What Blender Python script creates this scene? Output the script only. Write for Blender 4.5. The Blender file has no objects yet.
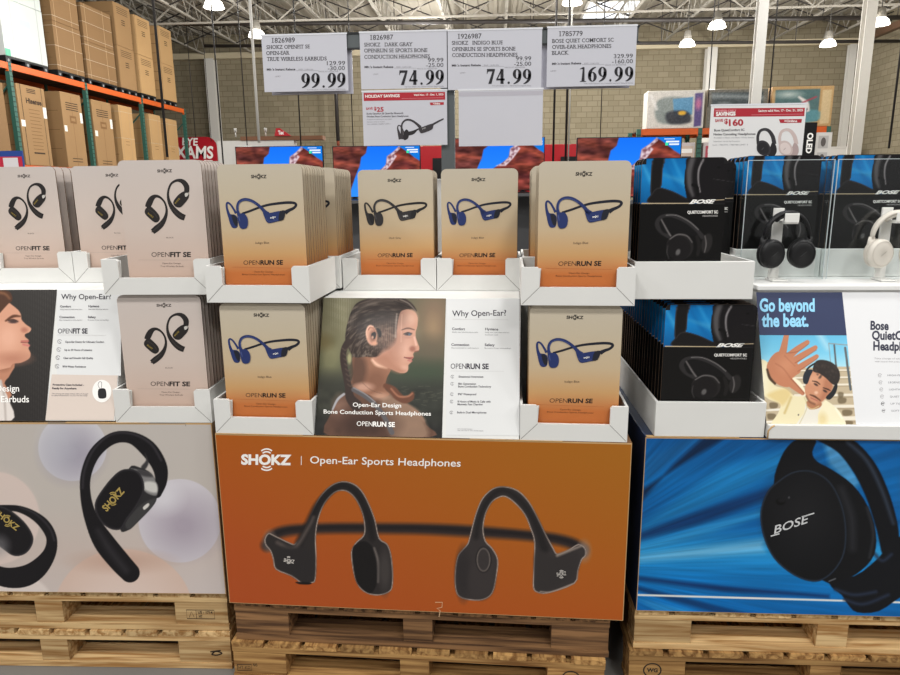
import bpy, math, random
import numpy as np
from mathutils import Vector, Matrix
random.seed(7)
SC = bpy.context.scene
LINK = SC.collection.objects.link
PI = math.pi
rad = math.radians

# ------------------------------------------------------------------ camera
CAM = np.array([0.0, 0.0, 1.55]); FPX = 676.0
YAW, PITCH, ROLL = rad(4.0), rad(12.1), rad(-0.5)
_f = np.array([-math.sin(YAW)*math.cos(PITCH), math.cos(YAW)*math.cos(PITCH), -math.sin(PITCH)])
_r = np.array([math.cos(YAW), math.sin(YAW), 0.0]); _u = np.cross(_r, _f)
_R = _r*math.cos(ROLL)+_u*math.sin(ROLL); _U = -_r*math.sin(ROLL)+_u*math.cos(ROLL)
cd = bpy.data.cameras.new('camera'); cam = bpy.data.objects.new('camera', cd); LINK(cam)
cd.sensor_fit = 'HORIZONTAL'; cd.sensor_width = 36.0; cd.lens = FPX*36.0/900.0
cd.clip_start = 0.05; cd.clip_end = 200
cam.matrix_world = Matrix(((_R[0], _U[0], -_f[0], 0), (_R[1], _U[1], -_f[1], 0), (_R[2], _U[2], -_f[2], 1.55), (0, 0, 0, 1)))
SC.camera = cam

def sight(x, y):
    return _f+_R*(x-450.0)/FPX-_U*(y-337.5)/FPX

# ------------------------------------------------------------------ materials
def s2l(c):
    c = c/255.0
    return c/12.92 if c <= 0.04045 else ((c+0.055)/1.055)**2.4
def lin(rgb): return tuple(s2l(float(c)) for c in rgb)
MATS = {}
def _new(name):
    m = bpy.data.materials.new(name); m.use_nodes = True
    nt = m.node_tree; nt.nodes.clear()
    out = nt.nodes.new('ShaderNodeOutputMaterial')
    return m, nt, out
def _pr(nt, out, rough, metal=0.0, spec=0.5, coat=0.0):
    b = nt.nodes.new('ShaderNodeBsdfPrincipled')
    b.inputs['Roughness'].default_value = rough; b.inputs['Metallic'].default_value = metal
    b.inputs['Specular IOR Level'].default_value = spec
    b.inputs['Coat Weight'].default_value = coat; b.inputs['Coat Roughness'].default_value = 0.08
    nt.links.new(b.outputs[0], out.inputs[0]); return b
def mat(name, rgb, rough=0.6, metal=0.0, spec=0.35, coat=0.0, var=0.05, scale=18.0, bump=0.0):
    """plain surface: a base colour with a faint procedural mottling"""
    if name in MATS: return MATS[name]
    m, nt, out = _new(name); b = _pr(nt, out, rough, metal, spec, coat)
    tc = nt.nodes.new('ShaderNodeTexCoord'); no = nt.nodes.new('ShaderNodeTexNoise')
    no.inputs['Scale'].default_value = scale; no.inputs['Detail'].default_value = 3
    nt.links.new(tc.outputs['Object'], no.inputs['Vector'])
    rp = nt.nodes.new('ShaderNodeValToRGB'); l = lin(rgb)
    rp.color_ramp.elements[0].color = tuple(max(0, c*(1-var)) for c in l)+(1,)
    rp.color_ramp.elements[1].color = tuple(min(1, c*(1+var)) for c in l)+(1,)
    nt.links.new(no.outputs['Fac'], rp.inputs['Fac']); nt.links.new(rp.outputs[0], b.inputs['Base Color'])
    if bump:
        bp = nt.nodes.new('ShaderNodeBump'); bp.inputs['Strength'].default_value = bump; bp.inputs['Distance'].default_value = 0.01
        nt.links.new(no.outputs['Fac'], bp.inputs['Height']); nt.links.new(bp.outputs[0], b.inputs['Normal'])
    MATS[name] = m; return m
def ink(rgb, rough=0.5):
    return mat('print_%02x%02x%02x' % tuple(int(c) for c in rgb), rgb, rough, var=0.0)
def glow(name, rgb, strength):
    if name in MATS: return MATS[name]
    m, nt, out = _new(name); e = nt.nodes.new('ShaderNodeEmission')
    e.inputs[0].default_value = lin(rgb)+(1,); e.inputs[1].default_value = strength
    nt.links.new(e.outputs[0], out.inputs[0]); MATS[name] = m; return m
def painted(name, rough=0.45, coat=0.0, emit=0.0, spec=0.2):
    """printed picture: colour comes from the mesh's own colour layer"""
    if name in MATS: return MATS[name]
    m, nt, out = _new(name); at = nt.nodes.new('ShaderNodeAttribute'); at.attribute_name = 'Col'
    if emit:
        e = nt.nodes.new('ShaderNodeEmission'); e.inputs[1].default_value = emit
        nt.links.new(at.outputs['Color'], e.inputs[0]); nt.links.new(e.outputs[0], out.inputs[0])
    else:
        b = _pr(nt, out, rough, 0, spec, coat); nt.links.new(at.outputs['Color'], b.inputs['Base Color'])
    MATS[name] = m; return m
def gradz(name, stops, rough=0.5, coat=0.0):
    """printed gradient along local z: stops = [(z, rgb)...] in metres"""
    if name in MATS: return MATS[name]
    m, nt, out = _new(name); b = _pr(nt, out, rough, 0, 0.35, coat)
    tc = nt.nodes.new('ShaderNodeTexCoord'); sp = nt.nodes.new('ShaderNodeSeparateXYZ'); mr = nt.nodes.new('ShaderNodeMapRange')
    mr.inputs['From Min'].default_value = stops[0][0]; mr.inputs['From Max'].default_value = stops[-1][0]
    nt.links.new(tc.outputs['Object'], sp.inputs[0]); nt.links.new(sp.outputs['Z'], mr.inputs['Value'])
    rp = nt.nodes.new('ShaderNodeValToRGB'); els = rp.color_ramp.elements
    z0, z1 = stops[0][0], stops[-1][0]
    while len(els) < len(stops): els.new(0.5)
    for e, (z, c) in zip(els, stops):
        e.position = (z-z0)/(z1-z0); e.color = lin(c)+(1,)
    nt.links.new(mr.outputs[0], rp.inputs['Fac']); nt.links.new(rp.outputs[0], b.inputs['Base Color'])
    MATS[name] = m; return m
def wood(name, light, dark, axis=0):
    if name in MATS: return MATS[name]
    m, nt, out = _new(name); b = _pr(nt, out, 0.75, 0, 0.25)
    tc = nt.nodes.new('ShaderNodeTexCoord'); oi = nt.nodes.new('ShaderNodeObjectInfo')
    ad = nt.nodes.new('ShaderNodeVectorMath'); ad.operation = 'ADD'
    ml = nt.nodes.new('ShaderNodeVectorMath'); ml.operation = 'SCALE'; ml.inputs['Scale'].default_value = 37.0
    cb = nt.nodes.new('ShaderNodeCombineXYZ')
    for i in range(3): nt.links.new(oi.outputs['Random'], cb.inputs[i])
    nt.links.new(cb.outputs[0], ml.inputs[0]); nt.links.new(tc.outputs['Object'], ad.inputs[0]); nt.links.new(ml.outputs[0], ad.inputs[1])
    mp = nt.nodes.new('ShaderNodeMapping'); s = [60.0, 60.0, 60.0]; s[axis] = 3.0; mp.inputs['Scale'].default_value = s
    nt.links.new(ad.outputs[0], mp.inputs['Vector'])
    no = nt.nodes.new('ShaderNodeTexNoise'); no.inputs['Scale'].default_value = 1.0; no.inputs['Detail'].default_value = 5; no.inputs['Distortion'].default_value = 0.6
    nt.links.new(mp.outputs[0], no.inputs['Vector'])
    rp = nt.nodes.new('ShaderNodeValToRGB')
    rp.color_ramp.elements[0].position = 0.36; rp.color_ramp.elements[1].position = 0.62
    rp.color_ramp.elements[0].color = lin(dark)+(1,); rp.color_ramp.elements[1].color = lin(light)+(1,)
    nt.links.new(no.outputs['Fac'], rp.inputs['Fac'])
    hs = nt.nodes.new('ShaderNodeHueSaturation'); mr = nt.nodes.new('ShaderNodeMapRange')
    mr.inputs['To Min'].default_value = 0.72; mr.inputs['To Max'].default_value = 1.2
    nt.links.new(oi.outputs['Random'], mr.inputs['Value']); nt.links.new(mr.outputs[0], hs.inputs['Value'])
    nt.links.new(rp.outputs[0], hs.inputs['Color']); nt.links.new(hs.outputs[0], b.inputs['Base Color'])
    bp = nt.nodes.new('ShaderNodeBump'); bp.inputs['Strength'].default_value = 0.25; bp.inputs['Distance'].default_value = 0.004
    nt.links.new(no.outputs['Fac'], bp.inputs['Height']); nt.links.new(bp.outputs[0], b.inputs['Normal'])
    MATS[name] = m; return m
def acrylic(name, tint=(250, 252, 252), gloss=0.05):
    if name in MATS: return MATS[name]
    m, nt, out = _new(name)
    tr = nt.nodes.new('ShaderNodeBsdfTransparent'); tr.inputs[0].default_value = lin(tint)+(1,)
    gl = nt.nodes.new('ShaderNodeBsdfGlossy'); gl.inputs['Roughness'].default_value = 0.05
    mx = nt.nodes.new('ShaderNodeMixShader'); fr = nt.nodes.new('ShaderNodeLayerWeight'); fr.inputs[0].default_value = 0.12
    ad = nt.nodes.new('ShaderNodeMath'); ad.operation = 'MULTIPLY_ADD'; ad.inputs[1].default_value = 0.35; ad.inputs[2].default_value = gloss-0.02; ad.use_clamp = True
    nt.links.new(fr.outputs['Facing'], ad.inputs[0]); nt.links.new(ad.outputs[0], mx.inputs[0])
    nt.links.new(tr.outputs[0], mx.inputs[1]); nt.links.new(gl.outputs[0], mx.inputs[2]); nt.links.new(mx.outputs[0], out.inputs[0])
    MATS[name] = m; return m
def blockwall(name, c1, c2, mortar, ax):
    m, nt, out = _new(name); b = _pr(nt, out, 0.9, 0, 0.2)
    tc = nt.nodes.new('ShaderNodeTexCoord'); sp = nt.nodes.new('ShaderNodeSeparateXYZ'); cb = nt.nodes.new('ShaderNodeCombineXYZ')
    nt.links.new(tc.outputs['Object'], sp.inputs[0]); nt.links.new(sp.outputs[ax], cb.inputs[0]); nt.links.new(sp.outputs[2], cb.inputs[1])
    br = nt.nodes.new('ShaderNodeTexBrick'); br.inputs['Scale'].default_value = 1.0
    br.inputs['Brick Width'].default_value = 0.38; br.inputs['Row Height'].default_value = 0.19; br.inputs['Mortar Size'].default_value = 0.011
    br.inputs['Color1'].default_value = lin(c1)+(1,); br.inputs['Color2'].default_value = lin(c2)+(1,); br.inputs['Mortar'].default_value = lin(mortar)+(1,)
    nt.links.new(cb.outputs[0], br.inputs['Vector']); nt.links.new(br.outputs[0], b.inputs['Base Color'])
    return m

# ------------------------------------------------------------------ mesh building
class MB:
    """collects faces with materials and colours, then links them as ONE mesh object"""
    def __init__(s): s.v = []; s.f = []; s.mi = []; s.ms = []; s.col = {}; s.sm = []
    def m(s, mt):
        if mt not in s.ms: s.ms.append(mt)
        return s.ms.index(mt)
    def add(s, vs, fs, mt, smooth=False):
        o = len(s.v); s.v.extend([tuple(v) for v in vs]); k = s.m(mt)
        for f in fs: s.f.append([o+i for i in f]); s.mi.append(k); s.sm.append(smooth)
        return o
    def box(s, x0, x1, y0, y1, z0, z1, mt):
        v = [(x0, y0, z0), (x1, y0, z0), (x1, y1, z0), (x0, y1, z0), (x0, y0, z1), (x1, y0, z1), (x1, y1, z1), (x0, y1, z1)]
        s.add(v, [(0, 3, 2, 1), (4, 5, 6, 7), (0, 1, 5, 4), (1, 2, 6, 5), (2, 3, 7, 6), (3, 0, 4, 7)], mt); return s
    def hexa(s, b, t, mt):
        s.add(list(b)+list(t), [(0, 3, 2, 1), (4, 5, 6, 7), (0, 1, 5, 4), (1, 2, 6, 5), (2, 3, 7, 6), (3, 0, 4, 7)], mt); return s
    def prism(s, pts, a, b, mt, plane='xz'):
        """outline (counter-clockwise seen from the front) pulled from a to b along the third axis"""
        n = len(pts)
        P = {'xz': lambda p, t: (p[0], t, p[1]), 'yz': lambda p, t: (t, p[0], p[1]), 'xy': lambda p, t: (p[0], p[1], t)}[plane]
        v = [P(p, a) for p in pts]+[P(p, b) for p in pts]
        fs = [tuple(range(n)), tuple(range(2*n-1, n-1, -1))]+[(i, i+n, (i+1) % n+n, (i+1) % n) for i in range(n)]
        s.add(v, fs, mt); return s
    def bar(s, p, q, w, h, mt):
        """square bar from p to q"""
        p = Vector(p); q = Vector(q); d = (q-p).normalized()
        u = d.cross(Vector((0, 0, 1)));
        if u.length < 1e-3: u = Vector((1, 0, 0))
        u.normalize(); n = u.cross(d)
        r = [(-1, -1), (1, -1), (1, 1), (-1, 1)]
        s.hexa([p+u*a*w/2+n*c*h/2 for a, c in r], [q+u*a*w/2+n*c*h/2 for a, c in r], mt); return s
    def tube(s, pts, rs, mt, n=10, flat=1.0, closed=False, up=None):
        pts = [Vector(p) for p in pts]; N = len(pts)
        if not hasattr(rs, '__len__'): rs = [rs]*N
        vs = []; pu = Vector(up) if up else None
        for i, p in enumerate(pts):
            a = pts[max(0, i-1)]; b = pts[min(N-1, i+1)]; d = (b-a).normalized()
            u = pu if pu else Vector((0, 0, 1))
            u = (u-d*u.dot(d))
            if u.length < 1e-3: u = Vector((1, 0, 0))-d*d.x
            u.normalize(); w = d.cross(u)
            if not up: pu = u
            for k in range(n):
                t = 2*PI*k/n; vs.append(p+u*math.cos(t)*rs[i]+w*math.sin(t)*rs[i]*flat)
        fs = [(i*n+k, i*n+(k+1) % n, (i+1)*n+(k+1) % n, (i+1)*n+k) for i in range(N-1) for k in range(n)]
        fs += [tuple(range(n-1, -1, -1)), tuple((N-1)*n+k for k in range(n))]
        s.add(vs, fs, mt, True); return s
    def lathe(s, prof, mt, n=24, M=None):
        """profile of (radius, height) turned about z, then moved by the matrix M"""
        vs = []
        for r, h in prof:
            for k in range(n):
                t = 2*PI*k/n; v = Vector((r*math.cos(t), r*math.sin(t), h)); vs.append(M @ v if M else v)
        N = len(prof)
        fs = [(i*n+k, i*n+(k+1) % n, (i+1)*n+(k+1) % n, (i+1)*n+k) for i in range(N-1) for k in range(n)]
        fs += [tuple(range(n-1, -1, -1)), tuple((N-1)*n+k for k in range(n))]
        s.add(vs, fs, mt, True); return s
    def mesh(s, name):
        me = bpy.data.meshes.new(name); me.from_pydata(s.v, [], s.f)
        for k in s.ms: me.materials.append(k)
        me.polygons.foreach_set('material_index', s.mi); me.polygons.foreach_set('use_smooth', s.sm)
        if s.col:
            ca = me.color_attributes.new('Col', 'FLOAT_COLOR', 'POINT'); a = np.ones((len(s.v), 4), np.float32)
            for o, c in s.col.items(): a[o:o+len(c), :3] = c
            ca.data.foreach_set('color', a.ravel())
        me.update(); return me
    def build(s, name, parent=None, loc=None, rz=None):
        o = bpy.data.objects.new(name, s.mesh(name)); LINK(o)
        if parent: o.parent = parent
        if loc is not None: o.location = loc
        if rz is not None: o.rotation_euler = (0, 0, rz)
        return o
def soften(o, w=0.002, seg=2):
    b = o.modifiers.new('edge', 'BEVEL'); b.width = w; b.segments = seg; b.limit_method = 'ANGLE'; b.angle_limit = rad(40); return o
def tag(o, label, cat, group=None):
    o['label'] = label; o['category'] = cat
    if group: o['group'] = group
    return o
def empty(name, loc=(0, 0, 0), rz=0.0):
    o = bpy.data.objects.new(name, None); LINK(o); o.location = loc; o.rotation_euler = (0, 0, rz); return o
def struct(o): o['kind'] = 'structure'; return o
def dup(o, loc=None, rz=None, label=None, group=None):
    def rec(a, par):
        c = a.copy(); LINK(c)
        if par: c.parent = par
        for ch in a.children: rec(ch, c)
        return c
    r = rec(o, None)
    if loc is not None: r.location = loc
    if rz is not None: r.rotation_euler = (0, 0, rz)
    if label: r['label'] = label
    if group: r['group'] = group
    return r

# ------------------------------------------------------------------ flat printed art
def cr(pts, n=6, closed=False):
    """smooth curve through the points"""
    P = [np.array(p, float) for p in pts]; N = len(P); out = []
    for i in range(N if closed else N-1):
        if closed: a, b, c, d = P[(i-1) % N], P[i], P[(i+1) % N], P[(i+2) % N]
        else: a, b, c, d = P[max(0, i-1)], P[i], P[i+1], P[min(N-1, i+2)]
        for k in range(n):
            t = k/n; out.append(0.5*((2*b)+(-a+c)*t+(2*a-5*b+4*c-d)*t*t+(-a+3*b-3*c+d)*t**3))
    if not closed: out.append(P[-1])
    return out
_TXT = {}
def text_mesh(s, bold=0.0):
    k = (s, bold)
    if k not in _TXT:
        c = bpy.data.curves.new('txt', 'FONT'); c.body = s; c.size = 1.0; c.offset = bold; c.resolution_u = 3
        o = bpy.data.objects.new('txt', c); me = bpy.data.meshes.new_from_object(o)
        vs = [(v.co.x, v.co.y) for v in me.vertices]; fs = [tuple(p.vertices) for p in me.polygons]
        bpy.data.objects.remove(o); bpy.data.curves.remove(c); bpy.data.meshes.remove(me)
        xs = [v[0] for v in vs] or [0, 1]
        _TXT[k] = (vs, fs, min(xs), max(xs))
    return _TXT[k]
CAPH = None
def caph():
    global CAPH
    if CAPH is None:
        vs = text_mesh('H')[0]; CAPH = max(v[1] for v in vs)
    return CAPH
def stem_ends(vs, fs, cap):
    """short level edges of the letters at the base line and cap height: where a serif sits"""
    cnt = {}
    for f in fs:
        for i in range(len(f)):
            e = tuple(sorted((f[i], f[(i+1) % len(f)]))); cnt[e] = cnt.get(e, 0)+1
    res = []
    for (a, b), c in cnt.items():
        if c != 1: continue
        (x0, y0), (x1, y1) = vs[a], vs[b]
        if abs(y0-y1) < 0.004 and 0.02 < abs(x1-x0) < 0.3 and (abs(y0) < 0.02 or abs(y0-cap) < 0.02):
            res.append((min(x0, x1), max(x0, x1), y0 < cap/2))
    return res
class Art:
    """prints on a plane through O with axes U (right) and V (up); layers sit a hair in front of each other"""
    def __init__(s, mb, O, U=(1, 0, 0), V=(0, 0, 1), root=None, step=0.00025):
        s.mb = mb; s.O = Vector(O); s.U = Vector(U).normalized(); s.V = Vector(V).normalized(); s.N = s.U.cross(s.V).normalized()
        M = root if root is not None else Matrix()
        s.wO = np.array(M @ s.O); R3 = M.to_3x3(); s.wU = np.array(R3 @ s.U); s.wV = np.array(R3 @ s.V); s.wN = np.array(R3 @ s.N)
        s.tr = lambda x, y: (x, y); s.step = step
    def photo(s, x0=0.0, y0=0.0, k=1.0):
        """read a drawing traced from a view of the sheet (view origin and scale) as metres on the sheet"""
        def tr(x, y):
            d = sight(x0+x/k, y0+y/k); t = ((s.wO-CAM) @ s.wN)/(d @ s.wN); p = CAM+d*t-s.wO
            return (float(p @ s.wU), float(p @ s.wV))
        s.tr = tr; return s
    def p3(s, uv, layer): return s.O+s.U*uv[0]+s.V*uv[1]+s.N*(layer*s.step)
    def poly(s, pts, mt, layer=1, smooth=0):
        if smooth: pts = cr(pts, smooth, True)
        q = [s.tr(p[0], p[1]) for p in pts]
        a = sum(q[i][0]*q[(i+1) % len(q)][1]-q[(i+1) % len(q)][0]*q[i][1] for i in range(len(q)))
        if a < 0: q.reverse()
        s.mb.add([s.p3(p, layer) for p in q], [tuple(range(len(q)))], mt)
    def rect(s, x0, y0, x1, y1, mt, layer=1): s.poly([(x0, y0), (x1, y0), (x1, y1), (x0, y1)], mt, layer)
    def disc(s, x, y, rx, ry, mt, layer=1, rot=0.0, n=24):
        c, d = math.cos(rot), math.sin(rot)
        s.poly([(x+rx*math.cos(2*PI*i/n)*c-ry*math.sin(2*PI*i/n)*d, y+rx*math.cos(2*PI*i/n)*d+ry*math.sin(2*PI*i/n)*c) for i in range(n)], mt, layer)
    def line(s, pts, w, mt, layer=1, smooth=6, closed=False):
        """stroke; points may carry a third number, the width there"""
        P = [(p[0], p[1], p[2] if len(p) > 2 else w) for p in pts]
        if smooth and len(P) > 2: P = [tuple(p) for p in cr(P, smooth, closed)]
        if closed: P.append(P[0])
        L = []; N = len(P)
        for i, p in enumerate(P):
            if closed: a, b = P[(i-1) % (N-1)], P[(i+1) % (N-1)]
            else: a, b = P[max(0, i-1)], P[min(N-1, i+1)]
            dx, dy = b[0]-a[0], b[1]-a[1]; l = math.hypot(dx, dy) or 1
            nx, ny = -dy/l*p[2]/2, dx/l*p[2]/2; L.append(((p[0]+nx, p[1]+ny), (p[0]-nx, p[1]-ny)))
        vs = []; fs = []
        for a, b in L: vs += [s.p3(s.tr(*a), layer), s.p3(s.tr(*b), layer)]
        for i in range(N-1): fs.append((2*i, 2*i+1, 2*i+3, 2*i+2))
        s.mb.add(vs, fs, mt)
    def text(s, body, a, b, h, mt, layer=1, bold=0.0, serif=False, slant=0.0):
        """lettering whose base line runs from a to b with cap height h (traced units, h positive)"""
        vs, fs, x0, x1 = text_mesh(body, bold); cap = caph()
        A = np.array(s.tr(*a)); B = np.array(s.tr(*b)); d = np.array([b[0]-a[0], b[1]-a[1]], float); d /= np.hypot(*d)
        q = 1.0
        up = (a[0]+d[1]*h, a[1]-d[0]*h)
        Hh = np.array(s.tr(*up))-A
        if Hh[1] < 0 and s.flip: Hh = -Hh
        ex = (B-A)/(x1-x0); ey = Hh/cap
        def P(x, y): return s.p3(A+ex*(x-x0+slant*y)+ey*y, layer)
        s.mb.add([P(x, y) for x, y in vs], fs, mt)
        if serif:
            for xa, xb, low in stem_ends(vs, fs, cap):
                y0 = 0.0 if low else cap-0.06; g = 0.12
                s.mb.add([P(xa-g, y0), P(xb+g, y0), P(xb+g, y0+0.06), P(xa-g, y0+0.06)], [(0, 1, 2, 3)], mt)
    flip = True
class Flat(Art):
    """same, but drawn in metres with y up"""
    flip = False
    def text(s, body, a, b, h, mt, layer=1, bold=0.0, serif=False, slant=0.0):
        vs, fs, x0, x1 = text_mesh(body, bold); cap = caph(); A = np.array(a, float); B = np.array(b, float)
        d = (B-A)/np.hypot(*(B-A)); ex = (B-A)/(x1-x0); ey = np.array([-d[1], d[0]])*h/cap
        def P(x, y): return s.p3(A+ex*(x-x0+slant*y)+ey*y, layer)
        s.mb.add([P(x, y) for x, y in vs], fs, mt)
        if serif:
            for xa, xb, low in stem_ends(vs, fs, cap):
                y0 = 0.0 if low else cap-0.06; g = 0.12
                s.mb.add([P(xa-g, y0), P(xb+g, y0), P(xb+g, y0+0.06), P(xa-g, y0+0.06)], [(0, 1, 2, 3)], mt)

class Paint:
    """soft colour picture sampled on a grid of points given in traced coordinates"""
    def __init__(s, X, Y, base=(128, 128, 128)):
        s.X = X; s.Y = Y; s.C = np.empty(X.shape+(3,)); s.C[:] = base
    def blend(s, a, c):
        s.C += (np.asarray(c, float)-s.C)*a[..., None]
    def vgrad(s, stops):
        ys = [p[0] for p in stops]
        for k in range(3): s.C[..., k] = np.interp(s.Y, ys, [p[1][k] for p in stops])
    def ell(s, x, y, rx, ry, c, soft=1.0, a=1.0, rot=0.0):
        """soft is the fade width in traced units"""
        t = rad(rot); dx, dy = s.X-x, s.Y-y; u = dx*math.cos(t)+dy*math.sin(t); v = -dx*math.sin(t)+dy*math.cos(t)
        d = (np.sqrt((u/rx)**2+(v/ry)**2)-1)*min(rx, ry)
        s.blend(a*np.clip(0.5-d/soft, 0, 1), c)
    def sdf(s, pts):
        P = np.array(pts, float); n = len(P)
        d = np.full(s.X.shape, 1e9); ins = np.zeros(s.X.shape, bool)
        for i in range(n):
            ax, ay = P[i]; bx, by = P[(i+1) % n]; ex, ey = bx-ax, by-ay; l = ex*ex+ey*ey+1e-12
            wx, wy = s.X-ax, s.Y-ay; t = np.clip((wx*ex+wy*ey)/l, 0, 1)
            d = np.minimum(d, (wx-ex*t)**2+(wy-ey*t)**2)
            if ay != by:
                c = ((ay > s.Y) != (by > s.Y)) & (s.X < (bx-ax)*(s.Y-ay)/(by-ay)+ax); ins ^= c
        d = np.sqrt(d); return np.where(ins, -d, d)
    def poly(s, pts, c, soft=2.0, a=1.0, smooth=4, rim=None, rimw=6.0):
        q = cr(pts, smooth, True) if smooth else pts
        d = s.sdf([p[:2] for p in q]); s.blend(a*np.clip(0.5-d/soft, 0, 1), c)
        if rim is not None: s.blend(np.clip(1-np.abs(d+rimw*0.5)/rimw, 0, 1)*np.clip(0.5-d/soft, 0, 1), rim)
        return d
    def line(s, pts, c, w=4.0, soft=2.0, a=1.0, smooth=6):
        P = [(p[0], p[1], p[2] if len(p) > 2 else w) for p in pts]
        if smooth and len(P) > 2: P = cr(P, smooth)
        d = np.full(s.X.shape, 1e9)
        for i in range(len(P)-1):
            ax, ay, aw = P[i]; bx, by, bw = P[i+1]; ex, ey = bx-ax, by-ay; l = ex*ex+ey*ey+1e-12
            wx, wy = s.X-ax, s.Y-ay; t = np.clip((wx*ex+wy*ey)/l, 0, 1)
            d = np.minimum(d, np.sqrt((wx-ex*t)**2+(wy-ey*t)**2)-(aw+(bw-aw)*t)/2)
        s.blend(a*np.clip(0.5-d/soft, 0, 1), c); return d
    def noise(s, scale, seed=1, X=None, Y=None):
        """smooth value noise, -1..1"""
        r = np.random.RandomState(seed).rand(64, 64)*2-1
        x = (s.X if X is None else X)/scale+1000.0; y = (s.Y if Y is None else Y)/scale+1000.0
        xi = np.floor(x).astype(int); yi = np.floor(y).astype(int); fx = x-xi; fy = y-yi
        fx = fx*fx*(3-2*fx); fy = fy*fy*(3-2*fy); g = lambda a, b: r[a % 64, b % 64]
        return (g(yi, xi)*(1-fx)+g(yi, xi+1)*fx)*(1-fy)+(g(yi+1, xi)*(1-fx)+g(yi+1, xi+1)*fx)*fy
    def shade(s, n, amount, mask=1.0):
        s.C *= 1+(amount*n*mask)[..., None]
    def speck(s, amount, seed=1, a=1.0):
        r = np.random.RandomState(seed); s.C += a*(r.rand(*s.X.shape)[..., None]-0.5)*amount
    def out(s):
        c = np.clip(s.C, 0, 255)/255.0
        return np.where(c <= 0.04045, c/12.92, ((c+0.055)/1.055)**2.4)
def paint_sheet(mb, art, corners, nx, ny, fn, mt, layer=0, x0=0.0, y0=0.0, k=1.0):
    """grid over a rectangle of the sheet (u0,v0,u1,v1 in metres), coloured by fn(Paint) in traced coordinates"""
    u0, v0, u1, v1 = corners
    us = np.linspace(u0, u1, nx+1); vs = np.linspace(v0, v1, ny+1); Ug, Vg = np.meshgrid(us, vs)
    W = art.wO+Ug[..., None]*art.wU+Vg[..., None]*art.wV-CAM
    z = W @ _f; X = (450+FPX*(W @ _R)/z-x0)*k; Y = (337.5-FPX*(W @ _U)/z-y0)*k
    p = Paint(X, Y); fn(p); c = p.out().reshape(-1, 3)
    pts = [art.p3((u, v), layer) for u, v in zip(Ug.ravel(), Vg.ravel())]
    n = nx+1; fs = [(j*n+i, j*n+i+1, (j+1)*n+i+1, (j+1)*n+i) for j in range(ny) for i in range(nx)]
    o = mb.add(pts, fs, mt); mb.col[o] = c
def logo_arcs(art, x, y, w, mt, layer, k=1.0, th=None, ud=1):
    """the sound-wave arcs above and below the O of the maker's mark"""
    th = th or w*0.12
    for r in (0.74, 1.0):
        for sgn in (-1, 1):
            pts = [(x+math.sin(t)*w*r, y+sgn*math.cos(t)*w*r*1.15) for t in np.linspace(-0.62, 0.62, 7)]
            art.line(pts, th, mt, layer, smooth=0)
# ------------------------------------------------------------------ where the three displays stand
def frame(x, y, deg): return Matrix.Translation((x, y, 0)) @ Matrix.Rotation(rad(deg), 4, 'Z')
MC, ZC = frame(-0.843, 1.875, -1.112), rad(-1.112)
ML, ZL = frame(-0.870, 1.920, 2.066), rad(2.066)
MR, ZR = frame(0.436, 1.904, 0.811), rad(0.811)
def at(M, s, y, z): return M @ Vector((s, y, z))

WHITE = mat('white_card', (222, 222, 219), 0.65, var=0.025, scale=9)
WHITE2 = mat('white_card_inside', (214, 213, 208), 0.75, var=0.03, scale=9)
CREASE = mat('card_crease', (140, 138, 134), 0.8)
KRAFT = mat('kraft_edge', (196, 160, 112), 0.8, var=0.1, scale=60)
BLACK = ink((24, 22, 24)); NAVY = ink((34, 40, 66)); GREY = ink((120, 116, 114)); PALE = ink((190, 186, 182)); WINK = ink((246, 244, 240))

# ------------------------------------------------------------------ retail cards (a printed board with the packed inner box behind it)
CW, CH = 0.243, 0.377; CARD_EDGE = mat('card_edge', (104, 82, 62), 0.8)  # edge brown darkened: shade lines between stacked cards put into the colour
def card_outline(w, h, r=0.017):
    pts = [(-w/2, 0), (w/2, 0)]
    for cx, a0 in ((w/2-r, 0), (-w/2+r, PI/2)):
        for k in range(6):
            t = a0+k*PI/10; pts.append((cx+r*math.cos(t), h-r+r*math.sin(t)))
    return pts
def card_base(body, w=CW, h=CH):
    mb = MB(); pts = card_outline(w, h); n = len(pts); v = [(p[0], 0.0, p[1]) for p in pts]+[(p[0], 0.004, p[1]) for p in pts]
    mb.add(v, [tuple(range(n)), tuple(range(2*n-1, n-1, -1))], body)
    mb.add(v, [(i, i+n, (i+1) % n+n, (i+1) % n) for i in range(n)], CARD_EDGE); return mb
def crop(x0, y0, k): return dict(x0=x0, y0=y0, k=k)

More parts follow.
